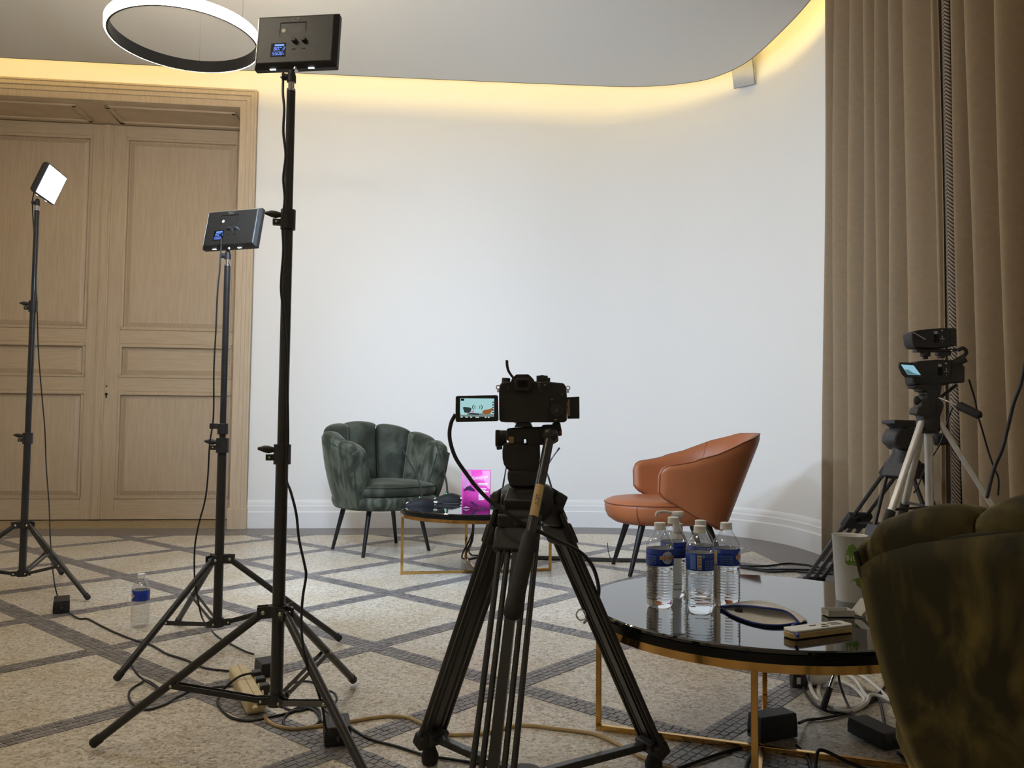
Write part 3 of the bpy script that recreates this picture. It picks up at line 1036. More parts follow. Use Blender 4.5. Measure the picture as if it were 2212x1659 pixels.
VELV_WARM = mat('green_velvet_warm_lit', (44, 40, 24), 0.75, spec=0.2, sheen=0.6, sheen_col=(176, 160, 104), col2=(96, 84, 44), nscale=7.5, ndetail=5, distort=1.2, lo=0.47, hi=0.68, nstretch=(1.6, 1.6, 0.75), bump=0.15, bscale=35)  # the green velvet again, with warm light put into its colour as an olive tint
VELS_WARM = mat('green_velvet_smooth_warm_lit', (50, 46, 28), 0.75, spec=0.2, sheen=0.6, sheen_col=(176, 160, 104), col2=(84, 75, 42), nscale=5, ndetail=4, distort=1.0, lo=0.42, hi=0.7, bump=0.08, bscale=25)
def green_chair(label, loc, rz, group, VELV=VELV, VELS=VELS, PIPE=PIPE):
    t = thing('shell_armchair', label, 'armchair', loc, rz, group)
    bounds = [-0.84, -0.645, -0.39, -0.13, 0.13, 0.39, 0.645, 0.84]
    for k in range(7):
        s0, s1 = bounds[k] + 0.002, bounds[k + 1] - 0.002
        end0, end1 = (k == 0), (k == 6)
        NU, NV = 11, 16
        zt = max(rim_z(s0), rim_z(s1))
        def fn(u, v, s0=s0, s1=s1, k=k):
            # u runs round the section (outer face then inner), v runs from the seat to the top
            m = u * 2
            if m <= 1:
                x = m; side = 0
            else:
                x = 2 - m; side = 1
            s = s0 + (s1 - s0) * x
            e = max(0.0, 1 - (2 * x - 1) ** 4)
            ztop = rim_z(s) - 0.010 * (1 - e)
            vv = min(1.0, v / 0.72)
            al = max(0.0, (v - 0.72) / 0.28) * math.pi / 2
            z0 = 0.33
            z = z0 + (ztop - 0.034 - z0) * vv + 0.034 * math.sin(al) * (0.70 + 0.30 * e)
            half = (0.036 + 0.012 * e) * math.cos(al) ** 0.6 if al > 0 else (0.036 + 0.012 * e)
            half = max(half, 0.0005)
            bul = 0.022 * (max(0.0, 1 - (2 * x - 1) ** 2)) ** 0.6
            p, n = plan_pt(s, taper(z))
            mid = -0.037
            off = mid + half if side == 0 else mid - half - bul * math.cos(al)
            q = p + n * off
            return (q.x, q.y, z)
        mb = MB()
        mb.grid(fn, 28, NV, cu=True)
        cap = [i * NV for i in range(28)]
        mb.f.append(cap)
        mb.build('channel_cushion', VELV if k in (0, 6, 1, 5) else VELS, t, smooth=75)
        # piping on the seam
        if k > 0:
            s = bounds[k]
            pp = []
            for i in range(12):
                z = 0.44 + (rim_z(s) - 0.05 - 0.44) * i / 11
                p, n = plan_pt(s, taper(z))
                q = p - n * 0.066
                pp.append((q.x, q.y, z))
            MB().tube(pp, 0.0035, 6).build('piping', PIPE, t)
    # outer shell
    def fo(u, v):
        s = (u * 2 - 1) * (HALF_S + 0.002)
        z0, z1 = 0.285, rim_z(s) - 0.048
        z = z0 + (z1 - z0) * v
        p, n = plan_pt(s, taper(z))
        q = p + n * (0.006 + 0.012 * math.sin(math.pi * v))
        return (q.x, q.y, z)
    mb = MB()
    mb.grid(fo, 57, 12)
    o = mb.build('outer_shell', VELV, t, smooth=80)
    so = o.modifiers.new('thick', 'SOLIDIFY'); so.thickness = 0.016; so.offset = 0
    pp = [fo(i / 56, 1.0) for i in range(57)]
    MB().tube(pp, 0.0045, 6).build('top_piping', PIPE, o)
    # arm fronts
    for sg in (-1, 1):
        def fa(u, v, sg=sg):
            s = sg * (HALF_S + 0.016 * math.sin(math.pi * u) * min(1, 3 * (1 - v) + 0.2))
            z = 0.285 + (rim_z(HALF_S) - 0.022 - 0.285) * v
            p, n = plan_pt(s, taper(z))
            q = p + n * (0.012 - 0.098 * u)
            return (q.x, q.y, z + 0.02 * math.sin(math.pi * u) * v)
        mb = MB()
        mb.grid(fa, 9, 14)
        o2 = mb.build('arm_front', VELV, t, smooth=80)
        so = o2.modifiers.new('thick', 'SOLIDIFY'); so.thickness = 0.012; so.offset = -1
        MB().tube([fa(0.0, i / 13) for i in range(14)], 0.0042, 6).build('arm_piping', PIPE, o2)
        MB().tube([fa(1.0, i / 13) for i in range(14)], 0.0036, 6).build('arm_piping', PIPE, o2)
    # seat base and cushion (rounded D)
    def dshape(sc, z, grow=0.0):
        pts = []
        N = 40
        for i in range(N):
            a = 2 * math.pi * i / N
            x = (0.296 + grow) * math.copysign(abs(math.sin(a)) ** 0.72, math.sin(a))
            y = (0.300 + grow) * math.copysign(abs(math.cos(a)) ** 0.8, math.cos(a)) - 0.030
            pts.append((x * sc, y * sc, z))
        return pts
    def puck(levels, name, m):
        mb = MB()
        vs = []
        for g, z in levels:
            vs += dshape(1.0, z, g)
        N = 40
        fs = []
        for i in range(len(levels) - 1):
            for k in range(N):
                l = (k + 1) % N
                fs.append((i * N + k, i * N + l, (i + 1) * N + l, (i + 1) * N + k))
        fs.append(tuple(range(N))[::-1])
        c = len(vs)
        zt = levels[-1][1]
        vs.append((0, -0.030, zt + 0.012))
        for k in range(N):
            fs.append(((len(levels) - 1) * N + k, (len(levels) - 1) * N + (k + 1) % N, c))
        mb.add(vs, fs)
        return mb.build(name, m, t, smooth=75)
    puck([(-0.05, 0.275), (-0.012, 0.28), (0.0, 0.29), (0.012, 0.32), (0.012, 0.345), (0.0, 0.358), (-0.02, 0.362)], 'seat_base', VELV)
    cu = puck([(-0.02, 0.362), (-0.004, 0.366), (0.008, 0.385), (0.008, 0.405), (-0.002, 0.424), (-0.03, 0.438), (-0.09, 0.447), (-0.16, 0.451)], 'seat_cushion', VELS)
    MB().tube([(p[0], p[1], 0.421) for p in dshape(1.0, 0, 0.004)], 0.0035, 6, closed=True).build('cushion_piping', PIPE, cu)
    for x, y in ((-1, -1), (1, -1), (1, 1), (-1, 1)):
        MB().tube([(0.175 * x, 0.165 * y, 0.29), (0.235 * x, 0.205 * y, 0.0)], [0.0165, 0.0105], 14).build('leg', LEGB, t)
    return t
def face(dx, dy):
    """rotation that turns a -Y front to (dx, dy)"""
    return math.atan2(dy, dx) + math.pi / 2
green_chair('dark green velvet shell armchair standing against the white wall', (-0.832, 5.235, 0), face(0.62, -0.78), 'shell armchairs')
green_chair('dark green velvet shell armchair, warm light tinted into its colour, cut off at the lower right corner, seen from behind', (0.935, 1.145, 0), face(-0.507, 0.862), 'shell armchairs', VELV_WARM, VELS_WARM, mat('green_piping_warm_lit', (40, 36, 20), 0.75, sheen=0.3, sheen_col=(150, 136, 90)))  # velvet and piping colours both hold the warm-light tint

# ------------------------------------------------------------------ tan leather armchair
LEA = mat('tan_leather', (164, 98, 60), 0.42, col2=(154, 90, 54), nscale=5, lo=0.3, hi=0.75, bump=0.12, bscale=260)
LEAP = mat('tan_leather_piping', (118, 58, 28), 0.5)
ta = thing('tub_armchair', 'tan leather tub armchair with black legs, turned to the left', 'armchair', (0.965, 4.62, 0), face(-0.995, -0.10))
def tub(u, v, side):
    """u -1..1 round the back from arm to arm, v 0..1 bottom to top edge, side 0 outer 1 inner"""
    q = abs(u)
    sg = 1 if u >= 0 else -1
    # contour heights along the shell
    def ip(tab):
        for (a, za), (b, zb) in zip(tab, tab[1:]):
            if q <= b:
                f = (q - a) / (b - a)
                f = f * f * (3 - 2 * f) if False else f
                return za + (zb - za) * f
        return tab[-1][1]
    zt = ip([(0, 0.772), (0.16, 0.77), (0.34, 0.725), (0.50, 0.66), (0.64, 0.622), (0.80, 0.606), (0.92, 0.598), (0.965, 0.585), (1.0, 0.545)])
    zb = ip([(0, 0.235), (0.3, 0.245), (0.5, 0.29), (0.7, 0.352), (0.88, 0.405), (0.955, 0.425), (1.0, 0.455)])
    z = zb + (zt - zb) * v
    h = min(1.0, max(0.0, (z - 0.25) / 0.52))
    A = 0.250 + 0.068 * h
    B = 0.215 + 0.215 * h
    k = 0.60
    if q <= k:
        ph = q / k * math.pi / 2
        x, y = A * math.sin(ph) ** 0.9, B * math.cos(ph) ** 0.95
        n = Vector((math.sin(ph) / A, math.cos(ph) / B + 1e-6, 0)).normalized()
    else:
        e = (q - k) / (1 - k)
        x, y = A - 0.015 * e * e, -0.205 * e
        n = Vector((1, 0.06, 0)).normalized()
    th = 0.024
    edge = min(1.0, min(v, 1 - v) / 0.10, (1 - q) / 0.05 + 0.001)
    th *= 0.45 + 0.55 * math.sqrt(max(0.0, edge))
    d = th if side == 0 else -th * 1.5
    p = Vector((x * sg, y, z)) + Vector((n.x * sg, n.y, 0)) * d
    return p
NU_, NV_ = 65, 18
mb = MB()
mb.grid(lambda a, b: tub(a * 2 - 1, b, 0), NU_, NV_)
bo = mb.build('outer_back', LEA, ta, smooth=80)
mb = MB()
mb.grid(lambda a, b: tub(a * 2 - 1, b, 1), NU_, NV_)
bi = mb.build('inner_back', LEA, ta, smooth=80)
loop = [(i / (NU_ - 1), 1.0) for i in range(NU_)] + [(1.0, 1 - j / (NV_ - 1)) for j in range(1, NV_)] + [(1 - i / (NU_ - 1), 0.0) for i in range(1, NU_)] + [(0.0, j / (NV_ - 1)) for j in range(1, NV_ - 1)]
mb = MB()
N = len(loop)
vs = [tub(a * 2 - 1, b, 0) for a, b in loop] + [tub(a * 2 - 1, b, 1) for a, b in loop]
mb.add(vs, [(i, (i + 1) % N, N + (i + 1) % N, N + i) for i in range(N)])
mb.build('edge_band', LEA, ta, smooth=80)
MB().tube([tub(a * 2 - 1, b, 0) * 1.0 for a, b in loop[::1]], 0.0036, 6, closed=True).build('edge_piping', LEAP, bo)
for u in (-0.36, 0.36):
    MB().tube([tub(u, 0.25 + 0.75 * i / 12, 1) * 1.0 for i in range(13)], 0.0018, 5).build('seam', LEAP, bi)
def seat_ring(g, z, sy=0.0):
    pts = []
    for i in range(44):
        a = 2 * math.pi * i / 44
        x = (0.275 + g) * math.copysign(abs(math.sin(a)) ** 0.8, math.sin(a))
        y = (0.315 + g) * math.copysign(abs(math.cos(a)) ** 0.85, math.cos(a)) - 0.115 + sy
        pts.append((x, y, z))
    return pts
lev = [(-0.14, 0.262), (-0.085, 0.266), (-0.05, 0.275), (-0.02, 0.295), (-0.004, 0.325), (0.0, 0.355), (0.0, 0.378), (-0.012, 0.392), (-0.04, 0.404), (-0.09, 0.411), (-0.16, 0.414)]
mb = MB()
vs = sum([seat_ring(g, z) for g, z in lev], [])
fs = []
for i in range(len(lev) - 1):
    for k in range(44):
        l = (k + 1) % 44
        fs.append((i * 44 + k, i * 44 + l, (i + 1) * 44 + l, (i + 1) * 44 + k))
fs += [tuple(range(44))[::-1], tuple((len(lev) - 1) * 44 + k for k in range(44))]
mb.add(vs, fs)
se = mb.build('seat', LEA, ta, smooth=75)
MB().tube(seat_ring(0.001, 0.379), 0.0034, 6, closed=True).build('seat_piping', LEAP, se)
for ang in (2.2, 4.08):
    x = (0.275) * math.copysign(abs(math.sin(ang)) ** 0.8, math.sin(ang)); y = 0.315 * math.copysign(abs(math.cos(ang)) ** 0.85, math.cos(ang)) - 0.115
    MB().tube([(x, y, 0.376), (x, y, 0.34), (x * 0.98, y * 0.98, 0.31), (x * 0.94, y * 0.94, 0.285)], 0.002, 5).build('seam', LEAP, se)
for x, y, x2, y2 in ((-0.155, -0.265, -0.198, -0.345), (0.155, -0.265, 0.198, -0.345), (0.15, 0.10, 0.19, 0.205), (-0.15, 0.10, -0.19, 0.205)):
    MB().tube([(x, y, 0.275), (x2, y2, 0.0)], [0.0195, 0.011], 16).build('leg', LEGB, ta)

XZ = lambda u, v, d: (u, d, v)
# metres per drawing unit and origins of the camera-back and camcorder drawings
BX = 0.00015434
BZ = 0.00015411
BX0 = -0.15714255
BZ0 = 0.95253819
KX = 0.00028576
KX0 = 0.98086958
KZ0 = 1.19372411
# ------------------------------------------------------------------ video tripod under the stills camera
tp = thing('video_tripod', 'large black video tripod in the centre carrying the stills camera', 'tripod', (0.035, 1.73, 0))
HUB = Vector((0.035, 1.73, 0.0))
FEET = [Vector((-0.186, 1.96, 0)), Vector((0.338, 1.925, 0)), Vector((-0.045, 1.33, 0))]
for F in FEET:
    rd = (F - HUB); rd.z = 0
    L = rd.length
    rd.normalize()
    sd = Vector((-rd.y, rd.x, 0))
    top = HUB + rd * 0.052 + Vector((0, 0, 0.635))
    bot = F + Vector((0, 0, 0.055))
    ax_ = (bot - top).normalized()
    nn = ax_.cross(sd).normalized()
    mb = W(tp)
    mb.bar(top + ax_ * 0.02, bot, 0.0195, 0.011, side=nn)
    lg = mb.build('leg', BLACKM, tp)
    for off, r in ((-0.0362, 0.0058), (0.0362, 0.0058), (-0.0195, 0.0055), (0.0195, 0.0055)):
        W(tp).cyl(top + sd * off + ax_ * 0.02, bot + sd * off, r, n=10).build('leg_tube', BLACKM, lg)
    mb = W(tp)
    mb.bar(top - ax_ * 0.03, top + ax_ * 0.05, 0.062, 0.034, side=nn)
    mb.build('upper_bracket', BLACKP, lg, bevel=0.008)
    mb = W(tp)
    mb.bar(top + ax_ * 0.052, top + ax_ * 0.10, 0.078, 0.026, side=nn)
    q = top + ax_ * 0.07 + sd * 0.042 * (1 if (F - HUB).x > 0 else -1)
    mb.bar(q - ax_ * 0.02, q + ax_ * 0.03, 0.016, 0.022, side=nn)
    mb.build('leg_clamp', BLACKP, lg, bevel=0.004)
    mb = W(tp)
    mb.bar(bot - ax_ * 0.025, bot + ax_ * 0.008, 0.082, 0.034, side=nn)
    mb.bar(bot - ax_ * 0.035 + nn * 0.0, bot - ax_ * 0.01, 0.05, 0.046, side=nn)
    mb.build('lower_bracket', BLACKP, lg, bevel=0.005)
    mb = W(tp)
    mb.tube([bot + ax_ * 0.005, F + Vector((0, 0, 0.038)), F + Vector((0, 0, 0.022)), F + Vector((0, 0, 0.004))], [0.012, 0.014, 0.021, 0.019], 14)
    mb.build('rubber_foot', BLACKR, lg)
    # ground-level spreader arm
    mb = W(tp)
    ctr = Vector((0.035, 1.735, 0.066))
    mb.bar(bot + Vector((0, 0, 0.012)) - rd * 0.03, ctr + rd * 0.03, 0.020, 0.016, side=(0, 0, 1))
    mb.build('spreader_arm', BLACKM, tp, smooth=0, bevel=0.002)
W(tp).cyl((0.035, 1.735, 0.05), (0.035, 1.735, 0.082), 0.036, n=20).build('spreader_hub', BLACKP, tp, bevel=0.003)
mb = W(tp)
mb.lathe([(0.0, 0.60), (0.036, 0.60), (0.050, 0.615), (0.058, 0.64), (0.056, 0.665), (0.044, 0.678), (0.0, 0.678)], 28, c=(0.035, 1.73, 0))
for F in FEET:
    rd = (F - HUB).normalized(); sd = Vector((-rd.y, rd.x, 0))
    p = HUB + rd * 0.055 + Vector((0, 0, 0.648))
    mb.bar(HUB + rd * 0.03 + Vector((0, 0, 0.655)), HUB + rd * 0.075 + Vector((0, 0, 0.632)), 0.070, 0.04, side=rd.cross(sd))
    mb.cyl(p - sd * 0.045, p + sd * 0.045, 0.013, n=12)
mb.build('shoulder', BLACKP, tp, bevel=0.004)
# bowl lock and mid housing facing the viewer
mb = W(tp)
mb.prism([(0.0002, 0.7082), (-0.0075, 0.7066), (-0.0073, 0.6921), (-0.0025, 0.6753), (0.0605, 0.6759), (0.0633, 0.7081)], 1.675, 1.78, XZ)
mb.build('bowl_clamp', BLACKP, tp, bevel=0.004)
mb = W(tp)
mb.prism([(-0.0264, 0.6207), (0.0587, 0.6215), (0.0589, 0.598), (0.0353, 0.5943), (0.0331, 0.5755), (0.0261, 0.5638), (0.0001, 0.5635), (-0.0071, 0.5775), (-0.0096, 0.5939), (-0.0262, 0.5972)], 1.645, 1.672, XZ)
mb.build('front_housing', BLACKP, tp, bevel=0.003)
# fluid head
hd = W(tp)
hd.prism([(-0.0166, 0.7631), (-0.0188, 0.7484), (-0.0183, 0.733), (-0.0154, 0.7206), (-0.0091, 0.7114), (0.0002, 0.7054), (0.056, 0.7059), (0.0604, 0.7368), (0.0593, 0.7693), (0.0353, 0.7721), (0.0315, 0.7636), (0.026, 0.7635), (0.0213, 0.7689), (0.0058, 0.7672)], 1.69, 1.775, XZ)
fh = hd.build('fluid_head', BLACKP, tp, bevel=0.01, bseg=3)
mb = W(tp)
mb.prism([(-0.0099, 0.795), (0.0071, 0.7977), (0.0626, 0.7995), (0.0966, 0.7991), (0.0975, 0.7698), (0.0845, 0.762), (0.0336, 0.7615), (0.0312, 0.7738), (0.025, 0.7737), (0.0274, 0.7653), (0.012, 0.7636), (0.0027, 0.7658), (-0.0112, 0.7719)], 1.68, 1.775, XZ)
mb.build('tilt_housing', BLACKP, fh, bevel=0.004)
mb = W(tp)
mb.cyl((-0.034, 1.72, 0.7746), (-0.01, 1.72, 0.7748), 0.0165, n=24)
for i in range(24):
    a = i * math.pi / 12
    c = Vector((-0.0337, 1.72, 0.7746))
    mb.box(c + Vector((0.004, 0.0165 * math.cos(a), 0.0165 * math.sin(a))), (0.008, 0.0022, 0.0022), Matrix.Rotation(a, 3, 'X'))
mb.build('drag_knob', BLACKR, fh, bevel=0.0008)
mb = W(tp)
mb.bar((-0.0312, 1.71, 0.7542), (-0.0193, 1.71, 0.7559), 0.009, 0.009)
mb.build('lock_lever', BLACKP, fh, bevel=0.002)
W(tp).bar((-0.0058, 1.655, 0.7723), (0.0045, 1.655, 0.7724), 0.010, 0.013, side=(0, 0, 1)).build('spirit_level', mat('ochre_sticker', (150, 118, 60), 0.5), fh, smooth=0)
mb = W(tp)
mb.prism([(0.0055, 0.7982), (0.0116, 0.808), (0.0386, 0.8082), (0.0441, 0.7986)], 1.66, 1.77, XZ)
mb.prism([(0.0634, 0.7988), (0.0657, 0.8034), (0.0749, 0.8043), (0.0873, 0.8044), (0.0872, 0.809), (0.1008, 0.8091), (0.1043, 0.7915), (0.1044, 0.7814), (0.0967, 0.7806), (0.0935, 0.796)], 1.68, 1.74, XZ)
mb.build('quick_plate', BLACKP, fh, bevel=0.002)
mb = W(tp)
mb.bar((0.1006, 1.675, 0.7913), (0.1007, 1.675, 0.7836), 0.004, 0.001, side=(0, 1, 0))
mb.build('red_mark', mat('red_print', (150, 60, 40), 0.5), fh, smooth=0)
# pan bar
h0 = Vector((0.0785, 1.655, 0.7826)); h1 = Vector((0.0361, 1.545, 0.591)); h2 = Vector((0.0024, 1.47, 0.456))
mb = W(tp)
mb.cyl(h0, h1, 0.0100, n=16)
mb.ball(h0, 0.017, 14)
pb = mb.build('pan_bar', BLACKM, tp)
hd_ = (h2 - h1).normalized()
mb = W(tp)
mb.tube([h1 - hd_ * 0.008, h1 + hd_ * 0.006, h1.lerp(h2, 0.5), h2 - hd_ * 0.03, h2 - hd_ * 0.006, h2], [0.0125, 0.0150, 0.0155, 0.0168, 0.0165, 0.011], 18)
mb.build('foam_grip', BLACKR, pb)
bd = (h1 - h0).normalized()
a0, a1 = h0.lerp(h1, 0.52), h0.lerp(h1, 0.82)
toc = (Vector((0, 0, 0.8)) - a0).normalized()
pd = (toc - bd * toc.dot(bd)).normalized()
sd_ = bd.cross(pd).normalized()
TAPE = mat('beige_tape', (206, 178, 122), 0.6, col2=(198, 168, 112), nscale=60)
mb = W(tp)
N = 8
def tape_pt(u, v, r=0.0105):
    an = (u - 0.5) * 1.9
    c = a0.lerp(a1, v)
    return c + (pd * math.cos(an) + sd_ * math.sin(an)) * r
mb.grid(lambda u, v: tape_pt(u, v), 9, 6)
tpx = mb.build('tape_label', TAPE, pb)
label_part(tpx, 'beige tape lettered LCV')
mb = W(tp)
letters(mb, 'LCV', 0.0125, lambda x, y: tape_pt(0.5 + (-y) / 0.0235 * (1 if sd_.x < 0 else -1), 0.5 + x / 0.066, 0.0109))
mb.build('tape_lettering', mat('black_ink', (20, 18, 16), 0.6), tpx, smooth=0)

W(tp).tube([Vector((0.1563, 1.8, 0.3883)) + Vector((0.010 * math.cos(i * math.pi / 8), 0.004 * math.sin(i * math.pi / 8), 0.011 * math.sin(i * math.pi / 8))) for i in range(16)], 0.0018, 6, closed=True).build('carry_ring', CHROME, tp)

# ------------------------------------------------------------------ stills camera
CY = 1.652
CAMB = mat('camera_black', (33, 33, 34), 0.5, col2=(38, 38, 39), nscale=150, bump=0.12, bscale=500)
dc = thing('stills_camera', 'black stills camera seen from behind with its side screen folded out', 'camera', (0.0385, 1.69, 0.8079))
mb = W(dc)
mb.prism([(-0.0226, 0.8087), (-0.0254, 0.8132), (-0.0266, 0.8717), (-0.0249, 0.8856), (-0.0197, 0.89), (-0.0031, 0.8917), (0.0493, 0.8922), (0.0762, 0.8918), (0.106, 0.889), (0.1113, 0.8807), (0.1129, 0.8607), (0.1129, 0.8138), (0.1091, 0.8092)], CY, CY + 0.052, XZ)
body = mb.build('body', CAMB, dc, bevel=0.003)
mb = W(dc)
mb.prism([(-0.0026, 0.8858), (-0.0016, 0.8951), (0.003, 0.9013), (0.0088, 0.906), (0.033, 0.9065), (0.0392, 0.9016), (0.0446, 0.8955), (0.0485, 0.8863)], CY - 0.002, CY + 0.06, XZ)
mb.prism([(0.0106, 0.9068), (0.0152, 0.9071), (0.0155, 0.9048), (0.0106, 0.9048)], CY + 0.01, CY + 0.03, XZ)
mb.prism([(0.0282, 0.9073), (0.0323, 0.907), (0.0324, 0.905), (0.0282, 0.905)], CY + 0.01, CY + 0.03, XZ)
mb.build('viewfinder_hump', CAMB, dc, bevel=0.003)
mb = W(dc)
mb.prism([(0.0062, 0.8745), (0.0046, 0.8868), (0.0068, 0.8952), (0.0106, 0.8976), (0.0336, 0.8978), (0.0369, 0.8951), (0.0395, 0.8871), (0.038, 0.8749), (0.0338, 0.871), (0.0101, 0.8708)], CY - 0.016, CY, XZ)
ec = mb.build('eyecup', BLACKR, dc, bevel=0.004)
mb = W(dc)
mb.prism([(0.0121, 0.8919), (0.0312, 0.8921), (0.0321, 0.8799), (0.0123, 0.8797)], CY - 0.0168, CY - 0.016, XZ)
mb.build('eyepiece', DISPG, ec, smooth=0)
mb = W(dc)
mb.cyl((-0.0128, 1.68, 0.8895), (-0.0123, 1.68, 0.9), 0.0088, n=18)
mb.build('drive_dial', BLACKP, dc, bevel=0.001)
mb = W(dc)
mb.cyl((0.0626, 1.68, 0.8934), (0.0625, 1.68, 0.9055), 0.0118, n=24)
mb.cyl((0.0625, 1.68, 0.9052), (0.0625, 1.68, 0.907), 0.004, n=10)
mb.cyl((0.0748, 1.69, 0.8933), (0.0748, 1.69, 0.902), 0.005, n=12)
mb.build('mode_dial', BLACKP, dc, bevel=0.0008)
mb = W(dc)
mb.prism([(-0.0144, 0.8648), (0.074, 0.8667), (0.0752, 0.8088), (-0.0146, 0.808)], CY - 0.0012, CY, XZ)
mb.build('screen_well', mat('matt_black', (44, 42, 38), 0.6), dc, smooth=0)
mb = W(dc)
c = Vector((0.092, 1.652, 0.8336))
mb.cyl(c, c - Vector((0, 0.004, 0)), 0.0135, n=24)
o = mb.build('thumb_wheel', BLACKP, dc, bevel=0.0008)
W(dc).cyl(c - Vector((0, 0.003, 0)), c - Vector((0, 0.0055, 0)), 0.0042, n=12).build('set_button', mat('grey_button', (70, 66, 58), 0.4), o)
for cx, cy, r in ((1550,597,0.0026),(1550,660,0.0026),(1550,692,0.0018),(1550,888,0.0026),(1398,500,0.0052),(925,508,0.0022),(965,455,0.0018),(1455,437,0.003)):
    c = Vector(((cx * BX + BX0), CY, (BZ0 - cy * BZ)))
    W(dc).cyl(c, c - Vector((0, 0.003, 0)), r, n=12).build('button', BLACKP, dc)
mb = W(dc)
for cx, cy, w, h in ((1372,407,56,8),(1375,428,30,7),(1378,455,26,12),(1455,437,24,20),(965,452,22,10),(965,486,18,10),(1680,558,28,8),(1548,626,44,8),(1600,898,36,14)):
    x, z = cx * BX + BX0, BZ0 - cy * BZ
    mb.box((x, CY - 0.0004 - 0.003 * (abs(cx - 1455) < 5), z), (w * BX, 0.0006, h * BZ * 0.6))
mb.build('button_print', mat('tan_print', (190, 166, 120), 0.5), dc, smooth=0)
# lens with gear ring in front
lens = W(dc)
lc = Vector((0.0242, 1.7, 0.8402))
lens.lathe([(0.030, 0.0), (0.034, 0.01), (0.035, 0.04), (0.036, 0.045), (0.036, 0.062), (0.035, 0.066), (0.034, 0.1), (0.036, 0.12), (0.0, 0.118)], 36, c=(lc.x, CY + 0.05, lc.z), axis=Matrix(((1, 0, 0), (0, 0, 1), (0, -1, 0))))
for i in range(60):
    a = i * math.pi / 30
    lens.box((lc.x + 0.0368 * math.cos(a), CY + 0.103, lc.z + 0.0368 * math.sin(a)), (0.0026, 0.015, 0.0018), Matrix.Rotation(-a, 3, 'Y'))
lens.build('lens', BLACKP, dc)
for sx, cx in ((-1, 832), (1, 1768)):
    mb = W(dc)
    x = cx * BX + BX0
    mb.tube([(x + 0.004 * math.cos(a), CY + 0.02, (BZ0 - 470 * BZ) + 0.004 * math.sin(a)) for a in [i * math.pi / 5 for i in range(10)]], 0.0012, 6, closed=True)
    mb.box((x, CY + 0.02, BZ0 - 510 * BZ), (0.004, 0.004, 0.008))
    mb.build('strap_lug', CHROME, dc)
# fold-out screen
mb = W(dc)
mb.prism([(-0.1124, 0.8075), (-0.114, 0.8116), (-0.1143, 0.8583), (-0.1119, 0.8606), (-0.0304, 0.8631), (-0.0282, 0.8606), (-0.0265, 0.8124), (-0.0291, 0.8098)], CY - 0.009, CY + 0.001, XZ)
fs_ = mb.build('flip_screen', CAMB, dc, bevel=0.002)
SCY = CY - 0.0098
sx0, sx1, sz0, sz1 = 338 * BX + BX0, 786 * BX + BX0, BZ0 - 868 * BZ, BZ0 - 628 * BZ
def flat(poly, dy, nm, m):
    mb = W(dc)
    mb.add([(sx0 + (sx1 - sx0) * a, SCY - dy, sz0 + (sz1 - sz0) * b) for a, b in poly], [tuple(range(len(poly)))])
    return mb.build(nm, m, fs_, smooth=0)
flat([(0, 0), (1, 0), (1, 1), (0, 1)], 0.0, 'screen_picture', emitter('screen_teal', (0.42, 0.72, 0.74, 1), 0.85))
flat([(0, 0), (1, 0), (1, 0.14), (0.5, 0.2), (0, 0.16)], 0.0002, 'picture_floor', emitter('screen_grey', (0.22, 0.28, 0.28, 1), 0.8))
flat([(0.08, 0.5), (0.13, 0.53), (0.28, 0.5), (0.34, 0.44), (0.31, 0.26), (0.27, 0.2), (0.13, 0.22)], 0.0004, 'picture_green_chair', emitter('screen_green', (0.03, 0.05, 0.05, 1), 0.8))
flat([(0.66, 0.2), (0.65, 0.28), (0.72, 0.38), (0.82, 0.4), (0.95, 0.49), (0.97, 0.42), (0.88, 0.16), (0.74, 0.13)], 0.0004, 'picture_tan_chair', emitter('screen_tan', (0.36, 0.13, 0.04, 1), 0.8))
flat([(0.33, 0.2), (0.42, 0.2), (0.42, 0.32), (0.33, 0.32)], 0.0006, 'picture_leaflet', emitter('screen_pink', (0.8, 0.25, 0.7, 1), 0.8))
flat([(0.22, 0.13), (0.56, 0.1), (0.56, 0.15), (0.32, 0.2)], 0.0005, 'picture_table', emitter('screen_dark', (0.01, 0.02, 0.02, 1), 0.8))
flat([(0.02, 0.1), (0.2, 0.1), (0.22, 0.2), (0.05, 0.2)], 0.0006, 'picture_readout', emitter('screen_pale', (0.5, 0.8, 0.75, 1), 0.8))
mb = W(dc)
SP = lambda a, b: (sx0 + (sx1 - sx0) * a, SCY - 0.0007, sz0 + (sz1 - sz0) * b)
for cx, r0, r1, s in ((0.55, 0.12, 0.14, -1), (0.55, 0.19, 0.215, -1), (0.47, 0.12, 0.14, 1), (0.47, 0.19, 0.215, 1)):
    for i in range(8):
        a0_, a1_ = -0.7 + i * 0.175, -0.7 + (i + 1) * 0.175
        mb.add([SP(cx + s * r * 0.9 * math.cos(a), 0.52 + r * math.sin(a)) for r, a in ((r0, a0_), (r1, a0_), (r1, a1_), (r0, a1_))], [(0, 1, 2, 3)])
for i in range(5):
    mb.add([SP(0.95 + a, 0.2 + i * 0.14 + b) for a, b in ((0, 0), (0.04, 0), (0.04, 0.07), (0, 0.07))], [(0, 1, 2, 3)])
mb.add([SP(a, b) for a, b in ((0.02, 0.86), (0.12, 0.86), (0.12, 0.98), (0.02, 0.98))], [(0, 1, 2, 3)])
mb.build('screen_marks', emitter('screen_black', (0.02, 0.02, 0.02, 1), 0.5), fs_, smooth=0)
mb = W(dc)
for a, w in ((0.02, 0.06), (0.16, 0.07), (0.30, 0.06), (0.46, 0.1), (0.73, 0.05), (0.82, 0.05)):
    mb.add([SP(a + i, b) for i, b in ((0, -0.06), (w, -0.06), (w, 0.0), (0, 0.0))], [(0, 1, 2, 3)])
